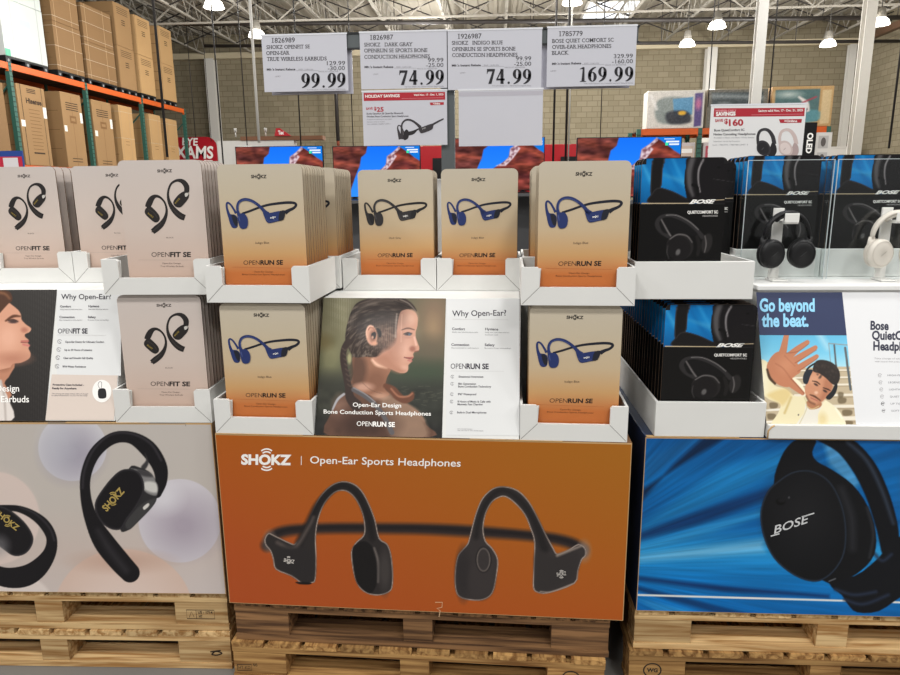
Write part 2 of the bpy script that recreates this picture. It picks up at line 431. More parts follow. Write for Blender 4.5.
def run_card(M, s, y, z, arm, dark, name_text, body):
    """sand-to-orange card with the looped sports headphones"""
    mb = card_base(body); root = M @ Matrix.Translation((s, y, z)); a = Art(mb, (0, 0, 0), root=root)
    a.photo(215, 160, 6.75)
    A = ink(arm); D = ink(dark); hi = ink([min(255, c+34) for c in arm])
    a.text('SHOKZ', (249, 122), (354, 122), 21, BLACK, 1, 0.035); logo_arcs(a, 302, 111, 15, BLACK, 1, th=3)
    # neck band, far loop, near loop, pods
    a.line([(188, 362, 14), (240, 345, 15), (300, 322, 15), (360, 304, 16), (430, 293, 17), (500, 287, 18), (543, 291, 17), (553, 306, 17), (535, 326, 18), (505, 340, 22), (480, 356, 30)], 15, D, 2)
    a.line([(148, 360, 16), (132, 332, 13), (112, 302, 12), (92, 288, 12), (84, 302, 13), (90, 340, 15), (104, 380, 22)], 13, A, 3)
    a.poly([(90, 352), (112, 366), (140, 370), (158, 392), (160, 440), (150, 458), (124, 457), (108, 430), (96, 388)], A, 4, 4)
    a.poly([(118, 372), (142, 376), (156, 400), (158, 440), (146, 446), (132, 425), (122, 395)], D, 5, 4)
    a.line([(172, 385, 26), (160, 345, 18), (158, 310, 17), (172, 280, 18), (205, 266, 19), (245, 272, 19), (285, 294, 19), (322, 326, 20), (345, 352, 26), (366, 366, 30)], 19, A, 6)
    a.line([(166, 345, 4), (163, 312, 4), (176, 284, 4), (206, 270, 4), (244, 276, 4), (284, 298, 4)], 4, hi, 7)
    a.poly([(328, 346), (350, 352), (372, 358), (430, 346), (484, 342), (482, 356), (468, 402), (420, 416), (376, 426), (356, 418), (342, 390)], A, 6, 3)
    a.poly([(446, 345), (484, 341), (482, 358), (470, 402), (440, 410), (436, 392)], D, 7, 2)
    a.line([(350, 392, 3), (366, 412, 3), (400, 412, 3), (434, 403, 3)], 3, hi, 8)
    a.text('SHOKZ', (381, 396), (418, 390), 9, WINK, 8, 0.03); logo_arcs(a, 400, 389, 6, WINK, 8, th=1.6)
    a.poly([(160, 368), (184, 360), (208, 364), (226, 392), (230, 430), (222, 456), (200, 465), (178, 458), (166, 425)], A, 8, 4)
    a.line([(166, 378, 6), (172, 400, 6), (176, 414, 4)], 6, hi, 9)
    a.text(name_text, (279, 567), (371, 565), 14, BLACK, 1)
    a.photo(200, 150, 3.969)
    a.text('OPEN', (176, 456), (241, 455.5), 17, BLACK, 1, -0.006); a.text('RUN SE', (243, 455.5), (333, 455), 17, BLACK, 1, 0.035)
    a.line([(130, 465, 1), (376, 470, 1)], 1, ink((176, 96, 50)), 1)
    a.text('Open-Ear Design', (217, 486), (293, 487), 6, ink((92, 52, 30)), 1); a.text('Bone Conduction Sports Headphones', (171, 497), (340, 498), 6, ink((92, 52, 30)), 1)
    return mb
def fit_card(M, s, y, z, body):
    """pale rose card with the pair of ear-hook earbuds"""
    mb = card_base(body); root = M @ Matrix.Translation((s, y, z)); a = Art(mb, (0, 0, 0), root=root); a.photo(115, 158, 4.82)
    K = ink((38, 34, 34)); K2 = ink((58, 52, 50)); G = ink((150, 128, 60)); S = ink((200, 196, 190))
    a.text('SHOKZ', (184, 63), (256, 62), 13, ink((60, 54, 52)), 1, 0.035); logo_arcs(a, 220, 56, 10, ink((60, 54, 52)), 1, th=2.2)
    a.line([(162, 350, 26), (182, 334, 30), (206, 312, 26), (224, 280, 17), (230, 244, 11), (220, 208, 9), (198, 184, 11), (176, 178, 16), (158, 190, 26), (146, 212, 30), (138, 232, 26)], 14, K, 2)
    a.line([(158, 352, 5), (182, 332, 6), (205, 306, 4)], 5, K2, 3)
    a.poly([(128, 240), (148, 226), (172, 244), (192, 268), (197, 288), (188, 302), (172, 304), (148, 286), (126, 262)], K, 3, 4)
    a.line([(140, 240, 4), (168, 258, 4), (186, 284, 4)], 4, K2, 4)
    a.text('SHOKZ', (138, 262), (164, 284), 7, G, 5, 0.03)
    a.line([(318, 282, 28), (298, 274, 30), (272, 252, 27), (250, 222, 20), (238, 188, 13), (238, 152, 10), (252, 118, 10), (280, 102, 13), (308, 108, 22), (326, 132, 26), (326, 160, 24)], 14, K, 2)
    a.line([(310, 282, 5), (280, 262, 6), (258, 234, 4)], 5, K2, 3)
    a.poly([(296, 164), (320, 154), (338, 168), (334, 190), (316, 214), (296, 232), (272, 228), (262, 208), (274, 186)], K, 3, 4)
    a.poly([(318, 166), (332, 162), (335, 172), (322, 182)], S, 4, 3)
    a.text('SHOKZ', (274, 216), (296, 190), 7, G, 5, 0.03)
    a.text('BLACK', (228, 381), (264, 381), 6, ink((110, 98, 92)), 1)
    a.text('OPEN', (157, 471), (244, 471), 22, BLACK, 1, -0.004); a.text('FIT SE', (247, 471), (347, 471), 22, BLACK, 1, 0.035)
    a.line([(95, 486, 1), (352, 487, 1)], 1, ink((176, 160, 150)), 1)
    a.text('Open-Ear Design', (209, 506), (298, 506), 7, ink((100, 84, 78)), 1); a.text('True Wireless Earbuds', (200, 520), (312, 520), 7, ink((100, 84, 78)), 1)
    return mb
BW, BH = 0.240, 0.375
def over_ear_picture(p):
    """upper picture of the over-ear headphone card: blue rays, stem, cushion and cup"""
    p.vgrad([(20, (6, 104, 172)), (150, (22, 132, 204)), (290, (8, 96, 160))])
    for x, c in ((40, (70, 172, 228)), (190, (10, 104, 172)), (250, (48, 156, 220))):
        p.line([(x-30, 20, 14), (x+40, 160, 26), (x+140, 300, 40)], c, soft=24, a=0.7)
    p.line([(150, 120, 10), (320, 175, 34)], (70, 160, 210), soft=26, a=0.6)
    p.poly([(95, 20), (168, 20), (158, 90), (150, 190), (118, 240), (84, 270), (78, 200)], (24, 22, 23), 3, rim=(64, 62, 64))
    p.poly([(70, 300), (88, 240), (130, 203), (220, 224), (300, 262), (345, 282), (345, 300)], (26, 24, 25), 3, rim=(52, 50, 52))
    p.poly([(330, 15), (308, 70), (297, 150), (306, 230), (345, 290), (580, 300), (590, 15)], (24, 22, 24), 3, smooth=3)
    p.line([(352, 20, 34), (330, 100, 36), (332, 190, 30), (352, 250, 18)], (84, 82, 84), soft=20)
    p.line([(420, 30, 10), (392, 90, 12), (388, 160, 10), (400, 230, 8)], (136, 132, 134), soft=8)
    p.line([(352, 186, 20), (380, 200, 22), (386, 250, 16)], (16, 15, 16), soft=4)
    p.ell(520, 78, 10, 6, (10, 10, 10), 4); p.line([(485, 150, 3), (560, 160, 3)], (62, 60, 62), soft=3)
def over_ear_dark(p):
    """dim product shot on the black half"""
    p.C[:] = (15, 14, 14)
    p.line([(196, 500, 30), (150, 470, 34), (122, 430, 30), (140, 390, 24), (190, 374, 22), (250, 384, 24), (320, 416, 26), (375, 460, 26), (415, 505, 30)], (46, 44, 45), soft=5); p.poly([(165, 480), (140, 430), (160, 400), (200, 392), (260, 402), (330, 440), (385, 490), (330, 500), (240, 490)], (20, 19, 20), 8)
    p.line([(150, 400, 8), (190, 470, 10), (215, 505, 8)], (112, 108, 108), soft=6)
    p.line([(180, 372, 5), (250, 374, 5), (330, 412, 5), (390, 462, 5)], (128, 124, 124), soft=4)
    p.ell(445, 545, 34, 62, (40, 38, 38), 8, rot=15); p.line([(432, 500, 6), (440, 550, 8), (430, 600, 6)], (104, 100, 100), soft=5)
    p.ell(270, 565, 88, 82, (36, 34, 34), 6); p.ell(262, 575, 78, 74, (26, 24, 25), 6)
    p.line([(205, 520, 6), (255, 492, 7), (315, 500, 7), (350, 540, 5)], (110, 106, 106), soft=5); p.ell(258, 600, 14, 20, (96, 94, 94), 8, rot=25); p.line([(192, 560, 4), (186, 600, 5), (200, 640, 4)], (70, 68, 68), soft=5)
    p.line([(380, 505, 20), (395, 560, 26), (385, 615, 20)], (30, 28, 28), soft=6)
def bose_card(M, s, y, z, body):
    mb = card_base(body, BW, BH); root = M @ Matrix.Translation((s, y, z)); a = Art(mb, (0, 0, 0), root=root); a.photo(634, 154, 6.14)
    # the picture follows the rounded top: three strips
    pm = painted('card_picture', 0.3, coat=0.25); r = 0.017; zl = 0.253
    kw = dict(x0=634, y0=154, k=6.14)
    paint_sheet(mb, a, (-BW/2, zl, BW/2, BH-r), 116, 50, over_ear_picture, pm, 1, **kw)
    paint_sheet(mb, a, (-BW/2+r*0.7, BH-r, BW/2-r*0.7, BH-0.002), 52, 4, over_ear_picture, pm, 1, **kw)
    paint_sheet(mb, a, (-BW/2, 0.0, BW/2, zl-0.003), 120, 116, over_ear_dark, painted('card_dark', 0.35, coat=0.2), 1, **kw)
    a.poly([(20, 297), (330, 297), (330, 302), (20, 304)], ink((188, 170, 140)), 2); a.poly([(490, 278), (556, 275), (556, 279), (490, 282)], ink((188, 170, 140)), 2)
    a.text('BOSE', (332, 300), (482, 299), 22, WINK, 3, 0.05, slant=0.45)
    a.line([(328, 301, 4), (352, 301, 4)], 4, WINK, 3, 0); a.line([(470, 280, 3), (498, 279, 3)], 3, WINK, 3, 0)
    a.text('QUIETCOMFORT SC', (318, 363), (516, 361), 17, WINK, 2, 0.03); a.text('HEADPHONES', (416, 382), (514, 381), 10, ink((190, 188, 186)), 2)
    return mb
PACK_DARK = mat('inner_pack_dark', (44, 38, 36), 0.6); PACK_SAND = mat('inner_pack_brown', (96, 72, 52), 0.7)
def package(name, mb, pack, w, h, label):
    o = mb.build(name); tag(o, label, 'headphones')
    b = MB(); b.box(-w/2+0.018, w/2-0.018, 0.0045, 0.0185, 0.004, h-0.022, pack); b.build('inner_box', o)
    return o
SAND = gradz('sand_to_orange_card', [(0.0, (188, 104, 50)), (0.075, (196, 114, 58)), (0.13, (202, 158, 106)), (0.20, (200, 178, 145)), (0.30, (196, 183, 160)), (0.377, (196, 186, 168))], 0.42, 0.1)
ROSE = gradz('rose_card', [(0.0, (196, 166, 148)), (0.08, (206, 182, 168)), (0.18, (208, 192, 182)), (0.377, (204, 194, 188))], 0.42, 0.1)
BOSEB = mat('black_card', (22, 21, 22), 0.35)
UPZ = 0.0085     # card foot above the tray's underside
TPL = {}
def templates():
    TPL['indigo'] = package('headphone_package', run_card(MC, 0.188, 0.015, 1.246+UPZ, (38, 52, 104), (30, 32, 44), 'Indigo Blue', SAND), PACK_SAND, CW, CH, '')
    g = run_card(MC, 0.188, 0.015, 1.246+UPZ, (52, 50, 52), (36, 35, 37), 'Dark Gray', SAND); TPL['gray'] = package('headphone_package', g, PACK_SAND, CW, CH, '')
    TPL['fit'] = package('earbud_package', fit_card(ML, -0.105, 0.015, 1.266+UPZ, ROSE), PACK_DARK, CW, CH, '')
    TPL['bose'] = package('headphone_package', bose_card(MR, 0.064, 0.015, 1.255+UPZ, BOSEB), PACK_DARK, BW, BH, '')
    TPL['bose']['category'] = 'headphones'; TPL['fit']['category'] = 'earbuds'
ORD = ['', 'second', 'third', 'fourth', 'fifth', 'sixth', 'seventh', 'eighth', 'ninth', 'tenth', 'eleventh', 'twelfth', 'thirteenth', 'fourteenth', 'fifteenth', 'sixteenth', 'seventeenth', 'eighteenth', 'nineteenth', 'twentieth', 'twenty-first', 'twenty-second']
USED = set()
def card_row(kind, M, rz, s, y, z, n, what, where, pitch=0.0245, skew=0.0, sc=None):
    for i in range(n):
        jit = 0 if i == 0 else random.uniform(-0.0012, 0.0012)
        loc = at(M, s+skew*i+jit, y+i*pitch, z+UPZ)
        lab = ('front %s in the %s' % (what, where)) if i == 0 else ('%s %s back in the %s' % (ORD[i], what, where))
        g = 'cards in the '+where
        if kind not in USED:
            USED.add(kind); o = TPL[kind]; o.location = loc; o.rotation_euler = (0, 0, rz); o['label'] = lab; o['group'] = g
        else: o = dup(TPL[kind], loc, rz, lab, g)
        o.scale = (sc[0], 1, sc[1]) if sc else (1, 1, 1)

# ------------------------------------------------------------------ white card trays
def tray(M, rz, s0, s1, y, z, depth, label, group, notch=(0.05, 0.05), h=0.105, lip=0.05, plain=False):
    w = s1-s0; t = 0.010; e = empty('display_tray', at(M, s0, y, z), rz); tag(e, label, 'tray', group)
    f = MB()
    if plain:
        f.box(0, w, 0, t, 0, h, WHITE)
        soften(f.build('front_panel', e), 0.0015)
    else:
        a, b = notch; c = 0.006
        f.prism([(0, 0), (w, 0), (w, h), (w-b+c, h), (w-b, h-c), (w-b, lip), (a, lip), (a, h-c), (a-c, h), (0, h)], 0, t, WHITE)
        A = Flat(f, (0, 0, 0), step=0.0003); q = 0.0016
        A.line([(0.003, 0.003), (a, lip)], q, CREASE, 1, 0); A.line([(w-0.003, 0.003), (w-b, lip)], q, CREASE, 1, 0)
        f.build('front_panel', e)
        for x0, x1, d in ((0.004, a-0.002, 1), (w-b+0.002, w-0.004, -1)):
            k = MB(); k.hexa([(x0, t+0.001, 0.006), (x1, t+0.001, 0.006), (x1, t+0.003, 0.006), (x0, t+0.003, 0.006)],
                             [(x0, t+0.001, h-0.004), (x1+(0.006 if d > 0 else 0), t+0.001, h-0.004), (x1+(0.006 if d > 0 else 0), t+0.003, h-0.004), (x0, t+0.003, h-0.004)], WHITE2)
            k.build('corner_flap', e)
    for x in (0, w-0.007):
        k = MB(); k.box(x, x+0.007, t, depth, 0, h, WHITE); k.build('side_panel', e)
    k = MB(); k.box(0.007, w-0.007, depth-0.006, depth, 0, h, WHITE2); k.build('rear_panel', e)
    k = MB(); k.box(0.007, w-0.007, t, depth-0.006, 0, 0.006, WHITE2); k.build('tray_floor', e)
    return e

# ------------------------------------------------------------------ pallets
def pallet(M, rz, s0, s1, y0, depth, z, tone, label, group, marks=None):
    w = s1-s0; e = empty('wooden_pallet', at(M, s0, y0, z), rz); tag(e, label, 'pallet', group)
    light, dark = tone; wy = wood('deck_'+str(light), light, dark, 1); wx = wood('stringer_'+str(light), light, dark, 0)
    n = 10; bw = 0.104; gap = (w-n*bw)/(n-1); me = None
    for i in range(n):
        if me is None: b = MB(); b.box(0, bw, 0, depth, 0.121, 0.139, wy); o = b.build('deck_board', e); me = o
        else: o = me.copy(); LINK(o); o.parent = e
        o.location = (i*(bw+gap), random.uniform(-0.002, 0.004), 0)
    me = None
    for y in (0.002, depth/2-0.05, depth-0.1):
        b = MB(); b.box(0, w, y, y+0.098, 0.103, 0.1207, wx); b.build('stringer_board', e)
    ends = ((0, 0.178), (w/2-0.048, w/2+0.048), (w-0.178, w))
    for j, y in enumerate((0.004, depth/2-0.05, depth-0.1)):
        for i, (a, c) in enumerate(ends):
            b = MB(); b.box(a+0.002, c-0.002, y, y+0.096, 0.022, 0.1027, wx)
            if marks and j == 0 and marks.get(i): marks[i](Flat(b, (a, y, 0.022), step=0.0004), c-a)
            b.build('block', e)
    for y in (0.0, depth/2-0.05, depth-0.1):
        b = MB(); b.box(0, w, y, y+0.1, 0.002, 0.0217, wx); b.build('bottom_board', e)
    return e
STAMP = ink((44, 32, 24), 0.8)
def stamp_box(A, w):
    x0 = w*0.22; x1 = w*0.74
    for p in ([(x0, 0.02), (x1, 0.02), (x1, 0.052), (x0, 0.052)],): A.line(p, 0.0026, STAMP, 1, 0, True)
    A.line([(x0+0.032, 0.02), (x0+0.032, 0.052)], 0.0014, STAMP, 1, 0)
    A.text('HT', (x0+0.04, 0.024), (x0+0.052, 0.024), 0.010, STAMP, 1, 0.03); A.text('US - 1714', (x0+0.038, 0.039), (x1-0.006, 0.039), 0.009, STAMP, 1, 0.03)
    A.line([(x0+0.008, 0.024), (x0+0.016, 0.046), (x0+0.024, 0.026)], 0.0016, STAMP, 1, 0)
def stamp_leaf(A, w):
    A.line([(w*0.62, 0.03), (w*0.7, 0.042), (w*0.82, 0.036), (w*0.72, 0.028), (w*0.62, 0.03)], 0.005, STAMP, 1, 4); A.line([(w*0.6, 0.04), (w*0.8, 0.046)], 0.005, STAMP, 1, 0)
def stamp_scrawl(A, w):
    A.line([(0.012, 0.03), (0.012, 0.008), (0.06, 0.012), (0.06, 0.032), (0.012, 0.03)], 0.0026, STAMP, 1, 0)
    A.text('HT-KD', (0.016, 0.014), (0.056, 0.016), 0.011, STAMP, 1); A.text('46', (0.064, 0.026), (0.08, 0.027), 0.012, STAMP, 1)
def stamp_ring(txt):
    def f(A, w):
        c = (w*0.42, 0.045); R = 0.027
        A.line([(c[0]+R*math.cos(t), c[1]+R*0.9*math.sin(t)) for t in np.linspace(0, 2*PI, 25)[:-1]], 0.0042, ink((36, 30, 26), 0.8), 1, 0, True)
        if txt: A.text(txt, (c[0]-0.017, c[1]-0.006), (c[0]+0.017, c[1]-0.006), 0.0125, ink((36, 30, 26), 0.8), 1, 0.04)
    return f
# ------------------------------------------------------------------ the three big printed base cartons
def base_carton(M, rz, s0, s1, y0, depth, z0, z1, side, name, label, nx, ny, fn, view, extra=None, gloss=0.4):
    e = empty(name, at(M, s0, y0, z0), rz); tag(e, label, 'box', None)
    w = s1-s0; h = z1-z0
    b = MB(); b.box(0, w, 0, depth, 0, h, side); o = b.build('carton_body', e); soften(o, 0.002)
    p = MB(); root = M @ Matrix.Translation((s0, y0, z0)); a = Art(p, (0, -0.001, 0), root=root)
    p.box(0.001, w-0.001, -0.0008, 0.0, 0.001, h-0.001, KRAFT)
    a.photo(**view)
    paint_sheet(p, a, (0.003, 0.003, w-0.003, h-0.005), nx, ny, fn, painted('carton_print', gloss, coat=0.12), 1, **view)
    if extra: extra(a)
    p.build('printed_front', e)
    t = MB()
    for x0, x1 in ((0.0, 0.22*w), (0.62*w, 0.84*w)): t.box(x0+0.004, x1, -0.0025, 0.012, h-0.001, h+0.0006, KRAFT)
    t.build('top_flap_edge', e)
    return e

V6 = dict(x0=215, y0=430, k=3.555); DX = (425-215)*3.555
def R7(pts): return [(p[0]+DX,)+tuple(p[1:]) for p in pts]
def orange_art(p):
    p.vgrad([(0, (170, 90, 24)), (300, (174, 90, 26)), (660, (176, 86, 30))])
    t = np.clip((p.X-0)/1480, 0, 1)
    p.blend((1-t)*0.65*np.clip((p.Y-100)/500+0.3, 0, 1), (172, 72, 38)); p.blend(t*0.8*np.clip(1.15-p.Y/640, 0, 1), (164, 106, 30))
    # blurred neck band behind
    band = [(185, 410, 42), (205, 378, 40), (250, 360, 38), (330, 352, 36), (450, 349, 36), (620, 350, 37), (746, 352, 38), (880, 358, 40), (1000, 366, 38), (1100, 374, 36), (1200, 386, 38), (1270, 404, 40), (1306, 428, 44)]
    p.line(band, (54, 44, 42), soft=18); p.line([(x, y-3, w*0.4) for x, y, w in band], (30, 26, 28), soft=14, a=0.9)
    p.ell(195, 395, 20, 32, (150, 128, 118), 22, 0.7); p.ell(1312, 430, 22, 34, (150, 132, 122), 22, 0.7)
    body = (46, 42, 42); rim = (186, 168, 156)
    L = [(176, 388), (190, 366), (215, 376), (270, 402), (286, 402), (310, 368), (340, 300), (370, 240), (410, 198), (452, 182), (492, 190), (522, 215), (547, 260), (570, 320), (585, 384), (612, 404), (626, 440), (633, 500), (632, 552), (622, 574), (590, 587), (552, 585), (518, 566), (496, 525), (484, 455), (486, 424), (502, 398), (526, 376), (531, 348), (524, 300), (504, 254), (480, 226), (455, 216), (424, 224), (390, 262), (368, 318), (359, 380), (361, 450), (358, 530), (344, 544), (310, 546), (272, 520), (216, 496), (206, 460), (196, 430), (180, 410)]
    p.poly(L, body, 3, rim=rim, rimw=3.5, smooth=3)
    p.line([(300, 400, 26), (330, 340, 24), (365, 270, 24), (410, 218, 20), (452, 198, 18), (490, 212, 18), (520, 250, 20), (548, 320, 22), (560, 384, 20)], (32, 29, 30), soft=18)
    p.line([(222, 400, 10), (280, 420, 12), (330, 350, 10), (350, 310, 8)], (92, 82, 78), soft=14)
    p.poly([(232, 420), (300, 420), (345, 440), (350, 520), (310, 530), (240, 490), (222, 460)], (44, 41, 42), 22)
    p.poly([(488, 428), (508, 402), (536, 396), (562, 420), (576, 470), (577, 535), (556, 580), (520, 562), (498, 524)], (26, 24, 25), 4)
    p.line([(566, 420, 6), (580, 470, 8), (580, 540, 6)], (112, 104, 100), soft=8); p.ell(604, 500, 20, 70, (66, 61, 60), 20)
    p.poly([(288, 540), (340, 542), (336, 549), (300, 548)], (24, 22, 22), 3)
    Rr = R7([(150, 405), (130, 428), (115, 450), (106, 505), (107, 560), (120, 592), (160, 605), (206, 604), (240, 580), (255, 520), (260, 460), (240, 420), (216, 394), (208, 350), (216, 300), (236, 260), (260, 242), (286, 238), (320, 262), (354, 302), (374, 350), (388, 400), (385, 500), (384, 560), (400, 578), (440, 580), (532, 546), (545, 500), (558, 462), (572, 446), (570, 420), (545, 405), (510, 425), (472, 440), (456, 418), (430, 370), (400, 308), (370, 254), (330, 214), (280, 200), (240, 208), (205, 240), (184, 285), (168, 340), (158, 380)])
    p.poly(Rr, (56, 51, 51), 3, rim=(190, 172, 160), rimw=3.5, smooth=3)
    p.line(R7([(182, 380, 18), (192, 320, 18), (216, 262, 20), (252, 222, 20), (290, 218, 18), (336, 248, 22), (376, 300, 24), (404, 360, 28), (424, 420, 34)]), (36, 33, 34), soft=18)
    p.ell(137+DX, 510, 26, 80, (48, 44, 45), 24); p.ell(200+DX, 530, 46, 66, (58, 53, 53), 24)
    p.ell(208+DX, 461, 28, 46, (34, 31, 32), 5); p.ell(208+DX, 461, 24, 42, (128, 118, 112), 3); p.ell(208+DX, 461, 21, 39, (58, 53, 53), 4)
    p.poly(R7([(395, 430), (450, 450), (540, 430), (530, 520), (440, 565), (398, 560)]), (52, 48, 48), 20)
    p.line(R7([(470, 446, 8), (510, 430, 8), (556, 412, 6)]), (150, 136, 126), soft=9)
    p.line(R7([(410, 574, 4), (450, 574, 4), (528, 545, 4)]), (150, 134, 124), soft=4)
def orange_extra(a):
    a.text('SHOKZ', (93, 121), (271, 123), 33, WINK, 3, 0.045); logo_arcs(a, 184, 105, 33, WINK, 3, th=5)
    a.line([(307, 92), (307, 124)], 2.2, WINK, 3, 0)
    a.text('Open-Ear Sports Headphones', (338, 118), (873, 130), 25, WINK, 3, 0.008)
    a.text('SHOKZ', (244, 467), (281, 474), 12, ink((206, 200, 194)), 3, 0.03); logo_arcs(a, 262, 462, 11, ink((206, 200, 194)), 3, th=2)
    a.text('SHOKZ', (469+DX, 520), (502+DX, 515), 13, ink((206, 200, 194)), 3, 0.01); logo_arcs(a, 485+DX, 512, 12, ink((206, 200, 194)), 3, th=2)
    a.line([(36+DX, 612), (62+DX, 612), (60+DX, 630), (42+DX, 634), (54+DX, 642), (50+DX, 664)], 2.5, ink((214, 178, 140)), 3, 0)

V5 = dict(x0=0, y0=420, k=3.97)
def beige_art(p):
    p.vgrad([(0, (192, 185, 179)), (330, (194, 186, 179)), (520, (200, 185, 177)), (690, (204, 192, 187))])
    p.blend(np.clip((p.X-300)/560, 0, 1)*np.clip((p.Y-360)/300, 0, 1)*0.6, (206, 196, 194))
    p.ell(-20, 390, 178, 185, (216, 198, 190), 8); p.ell(-40, 370, 150, 150, (214, 198, 190), 120, 0.7)
    p.ell(288, 110, 136, 132, (208, 206, 212), 3); p.ell(285, 130, 95, 90, (150, 143, 160), 120, 0.8); p.ell(236, 100, 70, 90, (196, 198, 206), 80, 0.5)
    p.ell(714, 400, 164, 166, (208, 203, 210), 3); p.ell(730, 420, 110, 95, (160, 148, 163), 140, 0.75); p.ell(650, 310, 60, 50, (222, 220, 226), 70, 0.7)
    p.ell(490, 760, 275, 248, (214, 188, 174), 4); p.ell(490, 800, 220, 200, (228, 210, 202), 150, 0.6); p.ell(480, 560, 150, 36, (188, 152, 134), 50, 0.6); p.shade((np.sin(p.X*0.9)*np.sin(p.Y*0.9)), 0.03, np.clip((p.Y-520)/60, 0, 1))
    p.ell(60, 760, 160, 150, (222, 210, 204), 14)
    K = (22, 20, 24); H = (54, 51, 56)
    # right bud
    p.line([(516, 606, 78), (470, 556, 84), (410, 480, 82), (362, 390, 54), (340, 300, 42), (342, 215, 42), (378, 130, 46), (446, 74, 46), (520, 70, 48), (586, 112, 66), (632, 180, 60), (640, 240, 48), (622, 290, 40)], K, soft=3)
    p.line([(328, 270, 7), (336, 200, 7), (372, 118, 7), (440, 58, 7), (520, 54, 7), (596, 92, 8), (640, 160, 7)], H, soft=9)
    p.line([(500, 596, 26), (440, 520, 28), (390, 440, 18)], (42, 40, 44), soft=24)
    p.poly([(575, 130), (590, 170), (572, 200), (560, 186), (580, 160)], (60, 58, 60), 6)
    p.poly([(512, 192), (560, 190), (602, 214), (624, 262), (622, 314), (600, 350), (548, 404), (512, 436), (478, 436), (500, 330)], (44, 43, 45), 3)
    p.poly([(520, 192), (598, 212), (622, 262), (620, 300), (574, 282), (566, 236), (545, 206)], (132, 130, 130), 5); p.poly([(575, 246), (620, 250), (622, 288), (576, 276)], (204, 202, 198), 9); p.poly([(545, 196), (590, 206), (606, 226), (560, 220)], (66, 64, 66), 10)
    p.poly([(500, 404), (560, 336), (618, 310), (600, 348), (548, 402), (512, 434)], (62, 61, 62), 8); p.poly([(568, 346), (588, 330), (592, 340), (574, 356)], (214, 210, 204), 3)
    p.poly([(497, 195), (540, 200), (566, 232), (572, 282), (545, 340), (505, 395), (482, 432), (444, 434), (404, 408), (379, 362), (381, 318), (420, 258), (462, 212)], K, 3, rim=(50, 48, 52), rimw=6)
    # left bud, cut by the carton edge
    p.line([(0, 348, 22), (70, 352, 26), (130, 376, 34), (178, 416, 42), (205, 470, 42), (196, 530, 52), (150, 590, 74), (90, 622, 84), (10, 622, 76), (-80, 580, 60)], K, soft=3)
    p.line([(80, 346, 6), (140, 372, 6), (194, 424, 6), (216, 478, 6)], H, soft=8)
    p.poly([(-60, 330), (0, 340), (44, 360), (96, 404), (128, 452), (130, 490), (104, 528), (62, 540), (20, 518), (-60, 440)], K, 3, rim=(52, 50, 54), rimw=6)
    p.ell(-6, 500, 40, 40, (150, 148, 150), 40, 0.5)
def beige_extra(a):
    G = ink((176, 152, 84))
    a.text('SHOKZ', (424, 364), (496, 284), 27, G, 3, 0.03); logo_arcs(a, 449, 312, 22, G, 3, th=4)
    a.text('SHOKZ', (-22, 372), (66, 440), 22, G, 3, 0.03); logo_arcs(a, 30, 400, 19, G, 3, th=3.5)
    a.line([(190, 12), (735, 12), (738, 24)], 3, CREASE, 3, 0)

